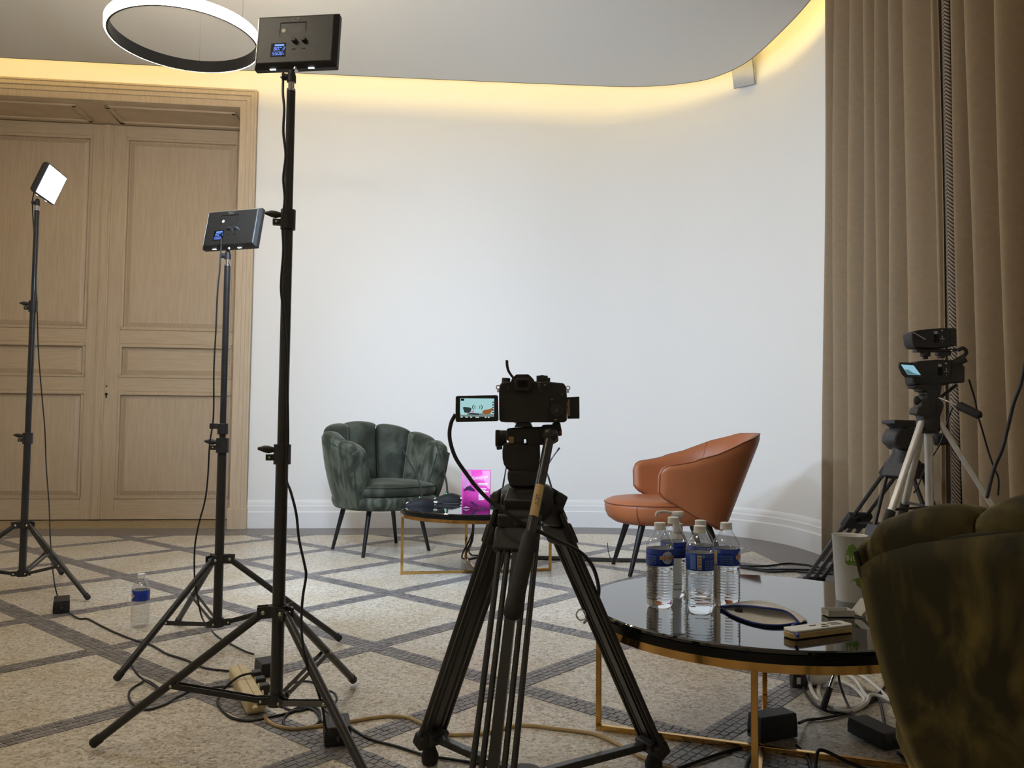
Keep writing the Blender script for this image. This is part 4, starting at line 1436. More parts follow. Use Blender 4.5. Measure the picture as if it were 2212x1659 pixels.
mb.build('screen_figures', emitter('screen_white', (0.75, 0.9, 0.9, 1), 0.7), fs_, smooth=0)
W(dc).ball((841 * BX + BX0, CY - 0.004, BZ0 - 692 * BZ), 0.0014, 8).build('red_lamp', emitter('red_led', (1, 0.1, 0.15, 1), 1.5), dc)
# open card door
mb = W(dc)
mb.prism([(0.1131, 0.8608), (0.139, 0.8623), (0.1396, 0.8172), (0.1146, 0.8165)], CY + 0.012, CY + 0.017, XZ)
cdr = mb.build('card_door', CAMB, dc, bevel=0.001)
mb = W(dc)
mb.prism([(0.1149, 0.8562), (0.1187, 0.8566), (0.1197, 0.8224), (0.1158, 0.822), (0.1155, 0.8267), (0.1118, 0.8266), (0.1118, 0.8339), (0.1148, 0.8339), (0.1148, 0.8439), (0.1114, 0.8439), (0.1113, 0.8508), (0.1149, 0.8508)], CY + 0.0105, CY + 0.012, XZ)
mb.build('hinge_plate', mat('beige_plate', (176, 148, 106), 0.5), cdr, smooth=0)
# ridged belt standing up behind the camera
pts = sm([(0.0023, 1.72, 0.903), (-0.0075, 1.72, 0.9166), (-0.0113, 1.72, 0.9294), (-0.012, 1.72, 0.9407)], 8)
mb = W(dc)
mb.tube(pts, 0.0024, 8)
for i in range(1, len(pts) - 1, 1):
    mb.box(pts[i] + Vector((0.0022, 0, 0)), (0.0028, 0.003, 0.0012))
mb.build('ridged_belt', BLACKR, dc)

# ------------------------------------------------------------------ silver tripod with two camcorders
sv = thing('silver_tripod', 'silver-legged photo tripod carrying the two camcorders', 'tripod', (1.312, 2.55, 0))
sc_ = Vector((1.312, 2.55, 0))
mb = W(sv)
mb.lathe([(0.0, 0.79), (0.024, 0.79), (0.034, 0.80), (0.036, 0.83), (0.030, 0.845), (0.033, 0.86), (0.033, 0.905), (0.024, 0.915), (0.0, 0.915)], 20, c=(1.312, 2.55, 0))
mb.build('collar', BLACKP, sv, bevel=0.002)
W(sv).cyl((1.312, 2.55, 0.50), (1.312, 2.55, 0.80), 0.0125, n=18).build('centre_column', ALU, sv)
for a in (207.1, 87, 327):
    a = math.radians(a)
    d = Vector((math.cos(a), math.sin(a), 0)); s = Vector((-d.y, d.x, 0))
    p0, p1 = sc_ + d * 0.03 + Vector((0, 0, 0.83)), sc_ + d * 0.478 + Vector((0, 0, 0.008))
    k = p0.lerp(p1, 0.36)
    lg = W(sv).bar(p0, k, 0.021, 0.016, side=s.cross((p1 - p0).normalized())).build('leg', ALU, sv, bevel=0.006, bseg=3)
    W(sv).cyl(p0.lerp(p1, 0.335), p0.lerp(p1, 0.39), 0.0145, n=16).build('leg_clamp', BLACKR, lg)
    k2 = p0.lerp(p1, 0.68)
    W(sv).cyl(p0.lerp(p1, 0.36), k2, 0.0085, n=14).build('lower_tube', ALU, lg)
    W(sv).cyl(p0.lerp(p1, 0.66), p0.lerp(p1, 0.71), 0.011, n=14).build('leg_clamp', BLACKR, lg)
    W(sv).cyl(k2, p0.lerp(p1, 0.94), 0.0062, n=12).build('tip_tube', CHROME, lg)
    W(sv).tube([p0.lerp(p1, 0.93), p1], [0.0085, 0.0095], 12).build('rubber_foot', BLACKR, lg)
    br = W(sv).bar(sc_ + d * 0.012 + Vector((0, 0, 0.56)), p0.lerp(p1, 0.33), 0.008, 0.004, side=s).build('brace', BLACKP, sv)
mb = W(sv)
mb.prism([(1.2848, 0.9436), (1.258, 0.9391), (1.255, 0.9334), (1.2789, 0.9294), (1.2802, 0.9224), (1.2943, 0.9197), (1.2954, 0.9014), (1.2784, 0.8942), (1.2766, 0.873), (1.2653, 0.8701), (1.2621, 0.8504), (1.2832, 0.8463), (1.2844, 0.8351), (1.335, 0.8328), (1.3382, 0.8511), (1.3471, 0.8765), (1.3444, 0.8878), (1.3348, 0.8989), (1.3394, 0.9215), (1.3426, 0.9442)], 2.52, 2.575, XZ)
h_ = mb.build('pan_head', BLACKP, sv, bevel=0.003)
mb = W(sv)
mb.tube([(1.2848, 2.53, 0.8903), (1.2721, 2.53, 0.893)], [0.005, 0.005], 8)
mb.ball((1.2664, 2.53, 0.8929), 0.013, 10, (0.8, 0.6, 1.1))
mb.build('head_knob', BLACKP, h_)
W(sv).cyl((1.3201, 2.5, 0.9009), (1.3563, 2.46, 0.8765), 0.003, n=10).build('handle_rod', CHROME, h_)
W(sv).tube([(1.3535, 2.46, 0.8778), (1.359, 2.455, 0.875), (1.3985, 2.42, 0.8461), (1.4024, 2.415, 0.8461)], [0.008, 0.0135, 0.0125, 0.006], 12).build('handle_grip', BLACKR, h_)
W(sv).cyl((1.3642, 2.57, 0.9067), (1.4289, 2.6, 0.9462), 0.0055, n=10).build('tilt_lever', BLACKP, h_)

SCRT = emitter('camcorder_screen', (0.34, 0.66, 0.80, 1), 0.75)
def camcorder(label, outline, yq, mount):
    t = thing('camcorder', label, 'camcorder', (1.33, yq, mount), group='two camcorders')
    mb = W(t)
    mb.prism(outline, yq - 0.03, yq + 0.032, XZ)
    b = mb.build('body', CAMB, t, bevel=0.008, bseg=3)
    return t, b
low, lb = camcorder('black camcorder with its lit screen opened, mounted on the silver tripod head', [(1.2563, 0.9665), (1.2601, 0.941), (1.2968, 0.9343), (1.345, 0.939), (1.3792, 0.9465), (1.3833, 1.0161), (1.3749, 1.0217), (1.3352, 1.0224), (1.2784, 1.0173), (1.2569, 1.0063)], 2.56, 0.9)
mb = W(low)
mb.prism([(1.3806, 0.9479), (1.4274, 0.9512), (1.429, 1.0023), (1.42, 1.0107), (1.3818, 1.0104)], 2.545, 2.59, XZ)
mb.build('battery', BLACKP, low, bevel=0.004)
mb = W(low)
mb.tube([(1.3852, 2.56, 1.0099), (1.4026, 2.555, 1.0125), (1.4258, 2.55, 1.0267), (1.4313, 2.55, 1.0153)], [0.012, 0.013, 0.015, 0.009], 12)
mb.build('viewfinder', BLACKP, low)
mb = W(low)
lq = [(1.1945, 1.009), (1.2407, 1.0078), (1.249, 1.0011), (1.2695, 0.969), (1.268, 0.962), (1.2148, 0.9615), (1.2037, 0.9712), (1.1934, 0.9921)]
mb.prism(lq, 2.488, 2.497, XZ)
fsc = mb.build('side_screen', BLACKP, low, bevel=0.002)
mb = W(low)
mb.add([(x, 2.4872, z) for x, z in [(1.1979, 1.0019), (1.2374, 0.9995), (1.2587, 0.9701), (1.2188, 0.9706)]], [(0, 1, 2, 3)])
mb.build('screen_picture', SCRT, fsc, smooth=0)
mb = W(low)
mb.add([(x, 2.4868, z) for x, z in [(1.2093, 0.987), (1.2191, 0.9865), (1.2356, 0.9763), (1.2565, 0.9709), (1.2188, 0.9711)]], [(0, 1, 2, 3, 4)])
mb.build('screen_detail', emitter('screen_shade', (0.10, 0.22, 0.25, 1), 0.8), fsc, smooth=0)
uppr, ub = camcorder('black camcorder fixed above the other camcorder', [(1.2641, 1.0998), (1.2679, 1.0739), (1.2749, 1.0611), (1.3292, 1.0579), (1.3664, 1.0605), (1.388, 1.0651), (1.3918, 1.1183), (1.3848, 1.1254), (1.3561, 1.1243), (1.2901, 1.1179), (1.2657, 1.1113)], 2.58, 1.04)
mb = W(uppr)
mb.prism([(1.388, 1.0665), (1.4124, 1.0696), (1.4134, 1.1257), (1.3891, 1.1269)], 2.56, 2.605, XZ)
mb.build('battery', BLACKP, uppr, bevel=0.004)
W(uppr).tube([(1.2579, 2.54, 1.1115), (1.3017, 2.54, 1.0861)], 0.0022, 6).build('screen_edge', mat('pale_edge', (150, 150, 150), 0.4), ub)
for cam_o, dy_, yy, bd_ in ((low, 370, 2.5295, lb), (uppr, 0, 2.5495, ub)):
    mb = W(cam_o)
    for (cx, cy, w, h) in ((1327,272,18,12),(1330,365,46,6),(1330,340,8,20),(1330,398,10,6)):
        x, z = (KX0 + cx * KX), KZ0 - (cy + dy_) * KX
        mb.box((x, yy, z), (w * KX, 0.0008, h * KX))
    for cy in (284, 296, 306):
        mb.box((KX0 + 1258 * KX, yy, KZ0 - (cy + dy_) * KX), (38 * KX, 0.0008, 6 * KX))
    mb.build('side_print', mat('silver_print', (200, 200, 200), 0.4), bd_, smooth=0)
    mb = W(cam_o)
    mb.box((KX0 + 1262 * KX, yy, KZ0 - (360 + dy_) * KX), (46 * KX, 0.002, 90 * KX))
    mb.build('control_patch', DISPG, bd_, smooth=0)
mb = W(uppr)
mb.prism([(1.2877, 1.0563), (1.4151, 1.061), (1.4149, 1.0524), (1.3577, 1.0504), (1.2876, 1.0494)], 2.565, 2.595, XZ)
mb.prism([(1.3577, 1.0518), (1.3977, 1.0522), (1.3975, 1.0393), (1.3789, 1.0383), (1.3773, 1.0305), (1.3644, 1.0304), (1.3637, 1.039), (1.3574, 1.0389)], 2.568, 2.592, XZ)
bk_ = mb.build('cold_shoe_bar', BLACKP, uppr, bevel=0.001)
c = Vector((1.3209, 2.58, 1.052))
mb = W(uppr)
mb.cyl(c, c - Vector((0, 0, 0.016)), 0.0155, n=18)
mb.cyl(c - Vector((0, 0, 0.016)), c - Vector((0, 0, 0.025)), 0.008, n=12)
mb.build('thumb_screw', BLACKP, bk_, bevel=0.001)
W(uppr).ball((1.3962, 2.563, 1.0534), 0.0045, 8, (1, 0.4, 0.8)).build('steel_pin', CHROME, bk_)
mb = W(uppr)
mb.tube(sm([(1.4258, 2.58, 1.0568), (1.4433, 2.58, 1.0642), (1.4531, 2.58, 1.0498), (1.4398, 2.58, 1.0322)], 5), 0.006, 8)
mb.build('clip', BLACKP, bk_)

# ------------------------------------------------------------------ black tripod behind
bt = thing('black_tripod', 'black video tripod with fluid head, partly hidden behind the silver tripod', 'tripod', (1.66, 3.45, 0))
BC = Vector((1.665, 3.45, 0))
mb = W(bt)
mb.prism([(1.6066, 0.8433), (1.7156, 0.8409), (1.7173, 0.8096), (1.6759, 0.8135), (1.641, 0.8088), (1.6238, 0.8239), (1.6055, 0.8259)], 3.40, 3.52, XZ)
mb.build('camera_plate', BLACKP, bt, bevel=0.004)
mb = W(bt)
mb.prism([(1.6213, 0.8021), (1.641, 0.811), (1.7064, 0.8095), (1.7141, 0.7487), (1.6918, 0.7137), (1.633, 0.7153), (1.6181, 0.7325), (1.603, 0.7432), (1.6047, 0.7737)], 3.40, 3.52, XZ)
mb.build('fluid_head', BLACKP, bt, bevel=0.012, bseg=3)
mb = W(bt)
mb.lathe([(0.0, 0.60), (0.05, 0.60), (0.075, 0.63), (0.07, 0.665), (0.045, 0.70), (0.04, 0.74), (0, 0.74)], 22, c=(BC.x, BC.y, 0))
mb.build('shoulder', BLACKP, bt)
W(bt).bar((1.7712, 3.4, 0.7587), (1.8264, 3.4, 0.7668), 0.05, 0.03, side=(0, 1, 0)).build('pan_handle_joint', BLACKP, bt, bevel=0.01)
W(bt).cyl((1.783, 3.4, 0.7777), (1.7912, 3.42, 0.8691), 0.010, n=10).build('pan_handle', BLACKP, bt)
fo1 = Vector((1.5865, 4.2805, 0))
fo1 = Vector((fo1.x, fo1.y, 0))
d1 = (fo1 - BC); r1 = d1.length
an0 = math.atan2(d1.y, d1.x)
for kk, (an, rr) in enumerate(((an0, r1), (math.radians(-64), 0.31), (an0 + math.radians(118), 0.34))):
    d = Vector((math.cos(an), math.sin(an), 0)); s = Vector((-d.y, d.x, 0))
    p0 = BC + d * 0.055 + Vector((0, 0, 0.645)); p1 = BC + d * rr + Vector((0, 0, 0.012))
    ax_ = (p1 - p0).normalized()
    l_ = W(bt).cyl(p0 + s * 0.032, p0.lerp(p1, 0.5) + s * 0.032, 0.009, n=10).build('leg', BLACKM, bt)
    W(bt).cyl(p0 - s * 0.032, p0.lerp(p1, 0.5) - s * 0.032, 0.009, n=10).build('upper_tube', BLACKM, l_)
    for off in (-0.045, 0.0, 0.045):
        W(bt).cyl(p0.lerp(p1, 0.42) + s * off, p1 - ax_ * 0.012 + s * off, 0.0105, n=10).build('lower_tube', BLACKM, l_)
    mb = W(bt)
    mb.bar(p0.lerp(p1, 0.38), p0.lerp(p1, 0.48), 0.115, 0.03, side=s.cross(ax_))
    mb.build('leg_clamp', BLACKP, l_, bevel=0.004)
    W(bt).bar(p0.lerp(p1, -0.02), p0.lerp(p1, 0.07), 0.09, 0.035, side=s.cross(ax_)).build('hinge_block', BLACKP, l_, bevel=0.004)
    mb = W(bt)
    mb.bar(p1 - ax_ * 0.02, p1 + ax_ * 0.006, 0.115, 0.022, side=s.cross(ax_))
    mb.build('foot', BLACKR, l_, bevel=0.003)
    W(bt).bar(BC + Vector((0, 0, 0.40)) + d * 0.02, p0.lerp(p1, 0.45), 0.02, 0.012, side=(0, 0, 1)).build('spreader_arm', BLACKM, bt)
W(bt).cyl(BC + Vector((0, 0, 0.385)), BC + Vector((0, 0, 0.425)), 0.045, n=16).build('spreader_hub', BLACKP, bt, bevel=0.004)

# ------------------------------------------------------------------ water bottles
def thin_clear(name, tint, gain, base=0.05):
    """thin-walled clear plastic: see-through with a mirror-like sheen at glancing angles"""
    m = bpy.data.materials.new(name)
    m.use_nodes = True
    nt = m.node_tree
    nt.nodes.remove(nt.nodes['Principled BSDF'])
    tr_ = nt.nodes.new('ShaderNodeBsdfTransparent'); tr_.inputs[0].default_value = tint
    gl = nt.nodes.new('ShaderNodeBsdfGlossy'); gl.inputs['Roughness'].default_value = 0.04
    lw = nt.nodes.new('ShaderNodeLayerWeight'); lw.inputs[0].default_value = 0.5
    pw = nt.nodes.new('ShaderNodeMath'); pw.operation = 'POWER'; pw.inputs[1].default_value = 3.0
    mu = nt.nodes.new('ShaderNodeMath'); mu.operation = 'MULTIPLY_ADD'; mu.inputs[1].default_value = gain; mu.inputs[2].default_value = base; mu.use_clamp = True
    mx = nt.nodes.new('ShaderNodeMixShader')
    nt.links.new(lw.outputs['Facing'], pw.inputs[0]); nt.links.new(pw.outputs[0], mu.inputs[0]); nt.links.new(mu.outputs[0], mx.inputs[0])
    nt.links.new(tr_.outputs[0], mx.inputs[1]); nt.links.new(gl.outputs[0], mx.inputs[2])
    nt.links.new(mx.outputs[0], nt.nodes['Material Output'].inputs[0])
    return m
PET = mat('clear_water_bottle', (246, 250, 252), 0.02, trans=1.0, ior=1.24)
CAPM = mat('white_cap', (232, 230, 226), 0.35)
LABB = mat('blue_label', (24, 52, 148), 0.4, col2=(30, 62, 160), nscale=30)
LABT = mat('label_pale_blue', (96, 130, 206), 0.45)
LABW = mat('label_white', (214, 220, 230), 0.45)
LABC = mat('label_cream', (236, 208, 168), 0.5)
LABR = mat('label_red', (186, 62, 44), 0.5)
LABG = mat('label_green', (120, 190, 90), 0.5)
LABD = mat('label_dark', (18, 26, 70), 0.5)
TZ = 0.3602
BR = 0.0335
def bottle_profile():
    pr = [(0.0, 0.006), (0.016, 0.002), (0.024, 0.0), (0.0295, 0.004), (0.0318, 0.012), (0.0322, 0.018)]
    z = 0.018
    while z < 0.088:
        pr += [(0.0332, z + 0.0022), (0.0332, z + 0.0042), (0.0316, z + 0.0062), (0.0316, z + 0.0070)]
        z += 0.0070
    pr += [(0.0322, 0.092), (0.0335, 0.098), (0.0335, 0.102), (0.0328, 0.1025), (0.0328, 0.1435), (0.0335, 0.144), (0.0337, 0.150), (0.0322, 0.156), (0.0270, 0.166), (0.0195, 0.177), (0.0140, 0.1845), (0.0128, 0.188), (0.0128, 0.196), (0.0, 0.196)]
    return pr
def cyl_pt(r, a, z):
    return (r * math.cos(a), r * math.sin(a), z)
def water_bottle(label, loc, turn, group, empty=False):
    """turn: angle at which the round emblem looks"""
    t = thing('water_bottle', label, 'bottle', loc, turn, group)
    pr = bottle_profile()
    lo_p = [q for q in pr if q[1] <= 0.1026]
    hi_p = [q for q in pr if q[1] >= 0.1024]
    MB().lathe(lo_p + [(0.0, 0.1025)], 40).build('bottle_body', PET if not empty else PETE, t, smooth=60)
    MB().lathe([(0.0, 0.1026)] + hi_p, 40).build('bottle_shoulder', PETS if not empty else PETE, t, smooth=60)
    mb = MB()
    mb.lathe([(0.0, 0.2055), (0.0128, 0.2055), (0.0142, 0.2045), (0.0142, 0.1935), (0.0148, 0.193), (0.0148, 0.1885), (0.0128, 0.1885)], 32)
    mb.build('cap', CAPM, t, smooth=40)
    mb = MB()
    mb.lathe([(BR - 0.0004, 0.103), (BR, 0.1035), (BR, 0.1425), (BR - 0.0004, 0.143), (BR - 0.0004, 0.103)], 48)
    lb_ = mb.build('label_band', LABB, t, smooth=60)
    MB().lathe([(0.0330, 0.104), (0.03305, 0.104), (0.03305, 0.142), (0.0330, 0.142), (0.0330, 0.104)], 40).build('label_lining', LABW, lb_, smooth=60)
    r = BR + 0.0004
    # round emblem
    mb = MB()
    n = 20
    pts = [cyl_pt(r, 0.46 * math.cos(2 * math.pi * i / n), 0.1235 + 0.0155 * math.sin(2 * math.pi * i / n)) for i in range(n)]
    c = cyl_pt(r + 0.0002, 0, 0.1235)
    mb.add(pts + [c], [(i, (i + 1) % n, n) for i in range(n)])
    mb.build('emblem', LABW, lb_)
    mb = MB()
    mb.grid(lambda u, v: cyl_pt(r + 0.0004, -0.62 + 1.24 * u, 0.1195 + 0.0085 * v), 10, 2)
    mb.build('name_strip', LABC, lb_)
    mb = MB()
    letters(mb, 'CRISTALINE', 0.0085, lambda x, y: cyl_pt(r + 0.0008, x / BR * 0.92, 0.1236 + y))
    mb.build('name_lettering', LABR, lb_, smooth=0)
    mb = MB()
    letters(mb, 'Ste-CECILE', 0.0078, lambda x, y: cyl_pt(r + 0.0003, -1.35 + x / BR, 0.1365 + y))
    for k in range(4):
        mb.grid(lambda u, v, k=k: cyl_pt(r + 0.0002, -1.8 + 0.24 * k + 0.19 * u, 0.108 + 0.019 * v), 3, 2)
    mb.grid(lambda u, v: cyl_pt(r + 0.0002, -2.9 + 0.45 * u, 0.106 + 0.034 * v), 6, 2)
    mb.build('small_print', LABT, lb_, smooth=0)
    mb = MB()
    for k in range(4):
        for q in range(3):
            mb.grid(lambda u, v, k=k, q=q: cyl_pt(r + 0.0005, -1.77 + 0.24 * k + 0.13 * u, 0.110 + 0.0055 * q + 0.003 * v), 2, 2)
    mb.build('print_marks', LABD, lb_, smooth=0)
    mb = MB()
    mb.grid(lambda u, v: cyl_pt(r + 0.0003, -2.35 + 0.30 * u, 0.106 + 0.033 * v), 5, 2)
    mb.build('barcode_patch', LABC, lb_, smooth=0)
    mb = MB()
    for q in range(9):
        mb.grid(lambda u, v, q=q: cyl_pt(r + 0.0006, -2.32 + 0.24 * u, 0.108 + 0.0033 * q + 0.0014 * v), 4, 2)
    mb.build('barcode', LABD, lb_, smooth=0)
    mb = MB()
    mb.grid(lambda u, v: cyl_pt(r + 0.0003, -1.98 + 0.13 * u, 0.133 + 0.007 * v), 3, 2)
    mb.build('green_mark', LABG, lb_, smooth=0)
    return t
PETS = thin_clear('clear_bottle_shoulder', (0.95, 0.96, 0.97, 1), 0.65, 0.07)
PETE = thin_clear('clear_empty_bottle', (0.93, 0.94, 0.95, 1), 0.9, 0.13)
CAMA = -math.pi / 2
water_bottle('water bottle at the left of the table group, round emblem showing', (0.370, 2.020, TZ), CAMA + 0.42, 'water bottles on the table')
water_bottle('water bottle standing second row left, in front of the white pump', (0.428, 2.145, TZ), CAMA + 1.55, 'water bottles on the table')
water_bottle('nearest water bottle in the middle, barcode showing on its label', (0.455, 1.962, TZ), CAMA + 1.95, 'water bottles on the table')
water_bottle('water bottle hidden right behind the nearest middle bottle', (0.484, 2.078, TZ), CAMA + 2.6, 'water bottles on the table')
water_bottle('water bottle at the right end of the table group', (0.538, 2.035, TZ), CAMA + 1.10, 'water bottles on the table')
water_bottle('empty water bottle standing alone on the floor at the left', (-1.4543, 3.2284, 0), CAMA - 0.95, 'water bottle on the floor', True)

pu = thing('pump_bottle', 'white pump dispenser bottle behind the water bottles', 'bottle', (0.462, 2.255, TZ))
MB().lathe([(0.0, 0.0), (0.024, 0.0), (0.026, 0.004), (0.026, 0.125), (0.020, 0.142), (0.012, 0.150), (0.012, 0.158), (0.0, 0.158)], 28).build('bottle_body', mat('milky_plastic', (214, 214, 212), 0.3, trans=0.4, ior=1.3), pu)
mb = MB()
mb.lathe([(0.014, 0.152), (0.014, 0.176), (0.006, 0.178), (0.0055, 0.193), (0.0, 0.193)], 20)
mb.build('collar', WHITEP, pu)
mb = MB()
mb.lathe([(0.0, 0.193), (0.016, 0.193), (0.0175, 0.197), (0.0175, 0.206), (0.015, 0.209), (0.0, 0.209)], 24)
mb.tube(sm([(-0.010, 0, 0.204), (-0.035, -0.002, 0.208), (-0.052, -0.003, 0.2075), (-0.0585, -0.003, 0.203), (-0.0605, -0.003, 0.195)], 5), 0.0042, 10)
mb.build('pump_head', WHITEP, pu)

# ------------------------------------------------------------------ paper cup
PAPER = mat('white_paper', (224, 222, 216), 0.6)
LEAF = mat('green_leaf_print', (104, 142, 62), 0.6, col2=(126, 158, 86), nscale=60)
PRINTW = mat('pale_lettering', (222, 226, 186), 0.6)
cp = thing('paper_cup', 'tall white paper cup printed with green leaves beside the dark green chair', 'cup', (0.880, 2.118, TZ))
CH_ = 0.166
def cup_r(z):
    return 0.0345 + 0.0085 * z / CH_
MB().lathe([(0.0, 0.004), (0.033, 0.004), (0.0345, 0.0), (cup_r(CH_), CH_), (cup_r(CH_) + 0.0012, CH_ + 0.001), (cup_r(CH_) - 0.001, CH_), (cup_r(0.012) - 0.001, 0.012), (0.0, 0.012)], 40).build('cup_wall', PAPER, cp, smooth=50)
A0 = math.atan2(-2.118, -0.880)
def cupp(x, z, e=0.0004):
    r = cup_r(z) + e
    a = A0 + x / r
    return (r * math.cos(a), r * math.sin(a), z)
mb = MB()
leafp = [(-0.017, 0.100), (-0.016, 0.122), (-0.009, 0.142), (0.002, 0.151), (0.011, 0.138), (0.014, 0.120), (0.014, 0.098), (0.008, 0.093), (-0.002, 0.096), (-0.010, 0.094)]
mb.add([cupp(x + 0.006, z) for x, z in leafp] + [cupp(0.006, 0.12, 0.0012)], [(i, (i + 1) % 10, 10) for i in range(10)])
mb.build('leaf_print', LEAF, cp)
mb = MB()
leaf2 = [(-0.014, 0.052), (-0.006, 0.060), (0.006, 0.063), (0.020, 0.062), (0.019, 0.048), (0.012, 0.036), (0.003, 0.044)]
mb.add([cupp(x + 0.014, z) for x, z in leaf2] + [cupp(0.020, 0.053, 0.0012)], [(i, (i + 1) % 7, 7) for i in range(7)])
mb.build('leaf_print', LEAF, cp)
mb = MB()
letters(mb, 'NU', 0.020, lambda x, y: cupp(x + 0.006, 0.112 + y, 0.0016))
mb.build('cup_lettering', PRINTW, cp, smooth=0)

# ------------------------------------------------------------------ mesh pouch
MESHP = mat('pale_mesh_fabric', (246, 242, 236), 0.7, alpha=0.92, col2=(234, 228, 220), nscale=260, lo=0.45, hi=0.55)
BLUET = mat('blue_tape', (28, 48, 120), 0.6)
po = thing('mesh_pouch', 'open translucent mesh pouch edged with blue tape on the black table', 'pouch', (0.63, 1.88, TZ))
low_ = [Vector(p) for p in [(0.5169, 2.0129, 0.362), (0.5192, 1.9206, 0.362), (0.5498, 1.8419, 0.362), (0.5954, 1.8226, 0.362), (0.6546, 1.8504, 0.362)]]
hi_ = [Vector(p) for p in [(0.5122, 1.9945, 0.366), (0.5466, 1.9564, 0.378), (0.5908, 1.9065, 0.384), (0.637, 1.8839, 0.38), (0.6457, 1.825, 0.368)]]
bk2 = [Vector(p) for p in [(0.5169, 2.0129, 0.362), (0.5815, 2.0642, 0.364), (0.6441, 2.0779, 0.364), (0.6793, 1.9759, 0.364), (0.684, 1.8821, 0.362)]]
A_, B_, C_ = sm(low_, 6), sm(hi_, 6), sm(bk2, 6)
mb = W(po)
n = len(A_)
mb.grid(lambda u, v: A_[round(u * (n - 1))].lerp(C_[round(u * (n - 1))], v) + Vector((0, 0, 0.0004)), n, 4)
mb.build('lower_face', MESHP, po)
mb = W(po)
mb.grid(lambda u, v: C_[round(u * (n - 1))].lerp(B_[round(u * (n - 1))], v) + Vector((0, 0, 0.004 * math.sin(math.pi * v))), n, 5)
mb.build('upper_face', MESHP, po)
W(po).tube([p + Vector((0, 0, 0.0022)) for p in A_], 0.0022, 8).build('blue_edging', BLUET, po)
W(po).tube(B_, 0.0026, 8).build('blue_edging', BLUET, po)
zp = W(po)
zp.tube(sm([(0.6518, 1.8421, 0.366), (0.6216, 1.8032, 0.368), (0.6031, 1.7382, 0.372), (0.5919, 1.6842, 0.376)], 5), [0.0034] * 16, 8)
zp.build('zip_strap', mat('bright_blue_tape', (30, 66, 160), 0.5), po)
lv = thing('clip_microphone', 'tiny black clip microphone lying in the mesh pouch', 'microphone', (0.5439, 1.9507, 0.364))
MB().tube([(-0.008, 0.0035, 0.0048), (-0.006, 0.003, 0.0048), (0.007, -0.003, 0.0048), (0.009, -0.0035, 0.0048)], [0.003, 0.0046, 0.0046, 0.003], 12).build('capsule', BLACKR, lv)

# ------------------------------------------------------------------ white recorder and plastic case
rc = thing('handheld_recorder', 'white and gold handheld device with small grey screen on the black table', 'device', (0.66, 1.80, TZ))
RCQ = [Vector(p) for p in [(0.593, 1.7096, 0.361), (0.747, 1.7799, 0.361), (0.7574, 1.8213, 0.372), (0.6343, 1.7872, 0.372)]]
q0, q1, q2, q3 = RCQ
e_ = (q1 - q0).normalized(); e_.z = 0
f_ = Vector((-e_.y, e_.x, 0))
LW, DW, HW_ = (q1 - q0).length, 0.040, 0.018
def rp(a, b, c):
    return q0 + e_ * a + f_ * b + Vector((0, 0, c))
mb = W(rc)
shape = [(0.0, 0.010), (0.006, 0.0), (LW - 0.006, 0.0), (LW, 0.006), (LW, DW - 0.006), (LW - 0.006, DW), (0.008, DW), (0.0, DW - 0.012)]
mb.prism(shape, 0.0, HW_ - 0.005, lambda u, v, d: rp(u, v, d))
mb.build('gold_body', mat('champagne_plastic', (206, 178, 120), 0.35, col2=(196, 168, 110), nscale=30), rc, bevel=0.002)
mb = W(rc)
mb.prism(shape, HW_ - 0.005, HW_, lambda u, v, d: rp(u, v, d))
mb.build('white_face', WHITEP, rc, bevel=0.0015)
mb = W(rc)
for a0_, b0_, w_, d_ in ((LW * 0.50, 0.006, 0.018, 0.004), (LW * 0.58, 0.018, 0.010, 0.006), (LW * 0.38, 0.022, 0.018, 0.003)):
    mb.prism([(a0_, b0_), (a0_ + w_, b0_), (a0_ + w_, b0_ + d_), (a0_, b0_ + d_)], HW_, HW_ + 0.001, lambda u, v, d: rp(u, v, d))
mb.build('buttons', BLACKP, rc)
mb = W(rc)
mb.prism([(LW * 0.70, 0.012), (LW * 0.86, 0.010), (LW * 0.86, 0.030), (LW * 0.70, 0.030)], HW_, HW_ + 0.0006, lambda u, v, d: rp(u, v, d))
mb.build('small_screen', mat('grey_lcd', (120, 116, 108), 0.2), rc, smooth=0)
cs = thing('plastic_case', 'frosted plastic case with its lid open beside the white handheld device', 'case', (0.776, 1.9392, 0.3602))
FROST = mat('frosted_plastic', (226, 222, 210), 0.35, trans=0.35, ior=1.2)
mb = MB()
Rz = Matrix.Rotation(0.08, 3, 'Z')
mb.box((0, 0, 0.0025), (0.064, 0.036, 0.003), Rz)
for (x, y, sx, sy) in ((-0.031, 0, 0.002, 0.036), (0.031, 0, 0.002, 0.036), (0, -0.017, 0.064, 0.002), (0, 0.017, 0.064, 0.002)):
    mb.box(Rz @ Vector((x, y, 0.009)), (sx, sy, 0.013), Rz)
mb.build('tray', FROST, cs, bevel=0.0008)
Rl = Matrix.Rotation(0.55, 3, 'Z') @ Matrix.Rotation(-0.6, 3, 'Y')
mb = MB()
mb.box((0.058, 0.006, 0.019), (0.056, 0.034, 0.003), Rl)
mb.box(Vector((0.058, 0.006, 0.019)) + Rl @ Vector((0, 0.016, -0.003)), (0.056, 0.002, 0.008), Rl)
mb.box(Vector((0.058, 0.006, 0.019)) + Rl @ Vector((0, -0.016, -0.003)), (0.056, 0.002, 0.008), Rl)
mb.build('lid', FROST, cs, bevel=0.0008)

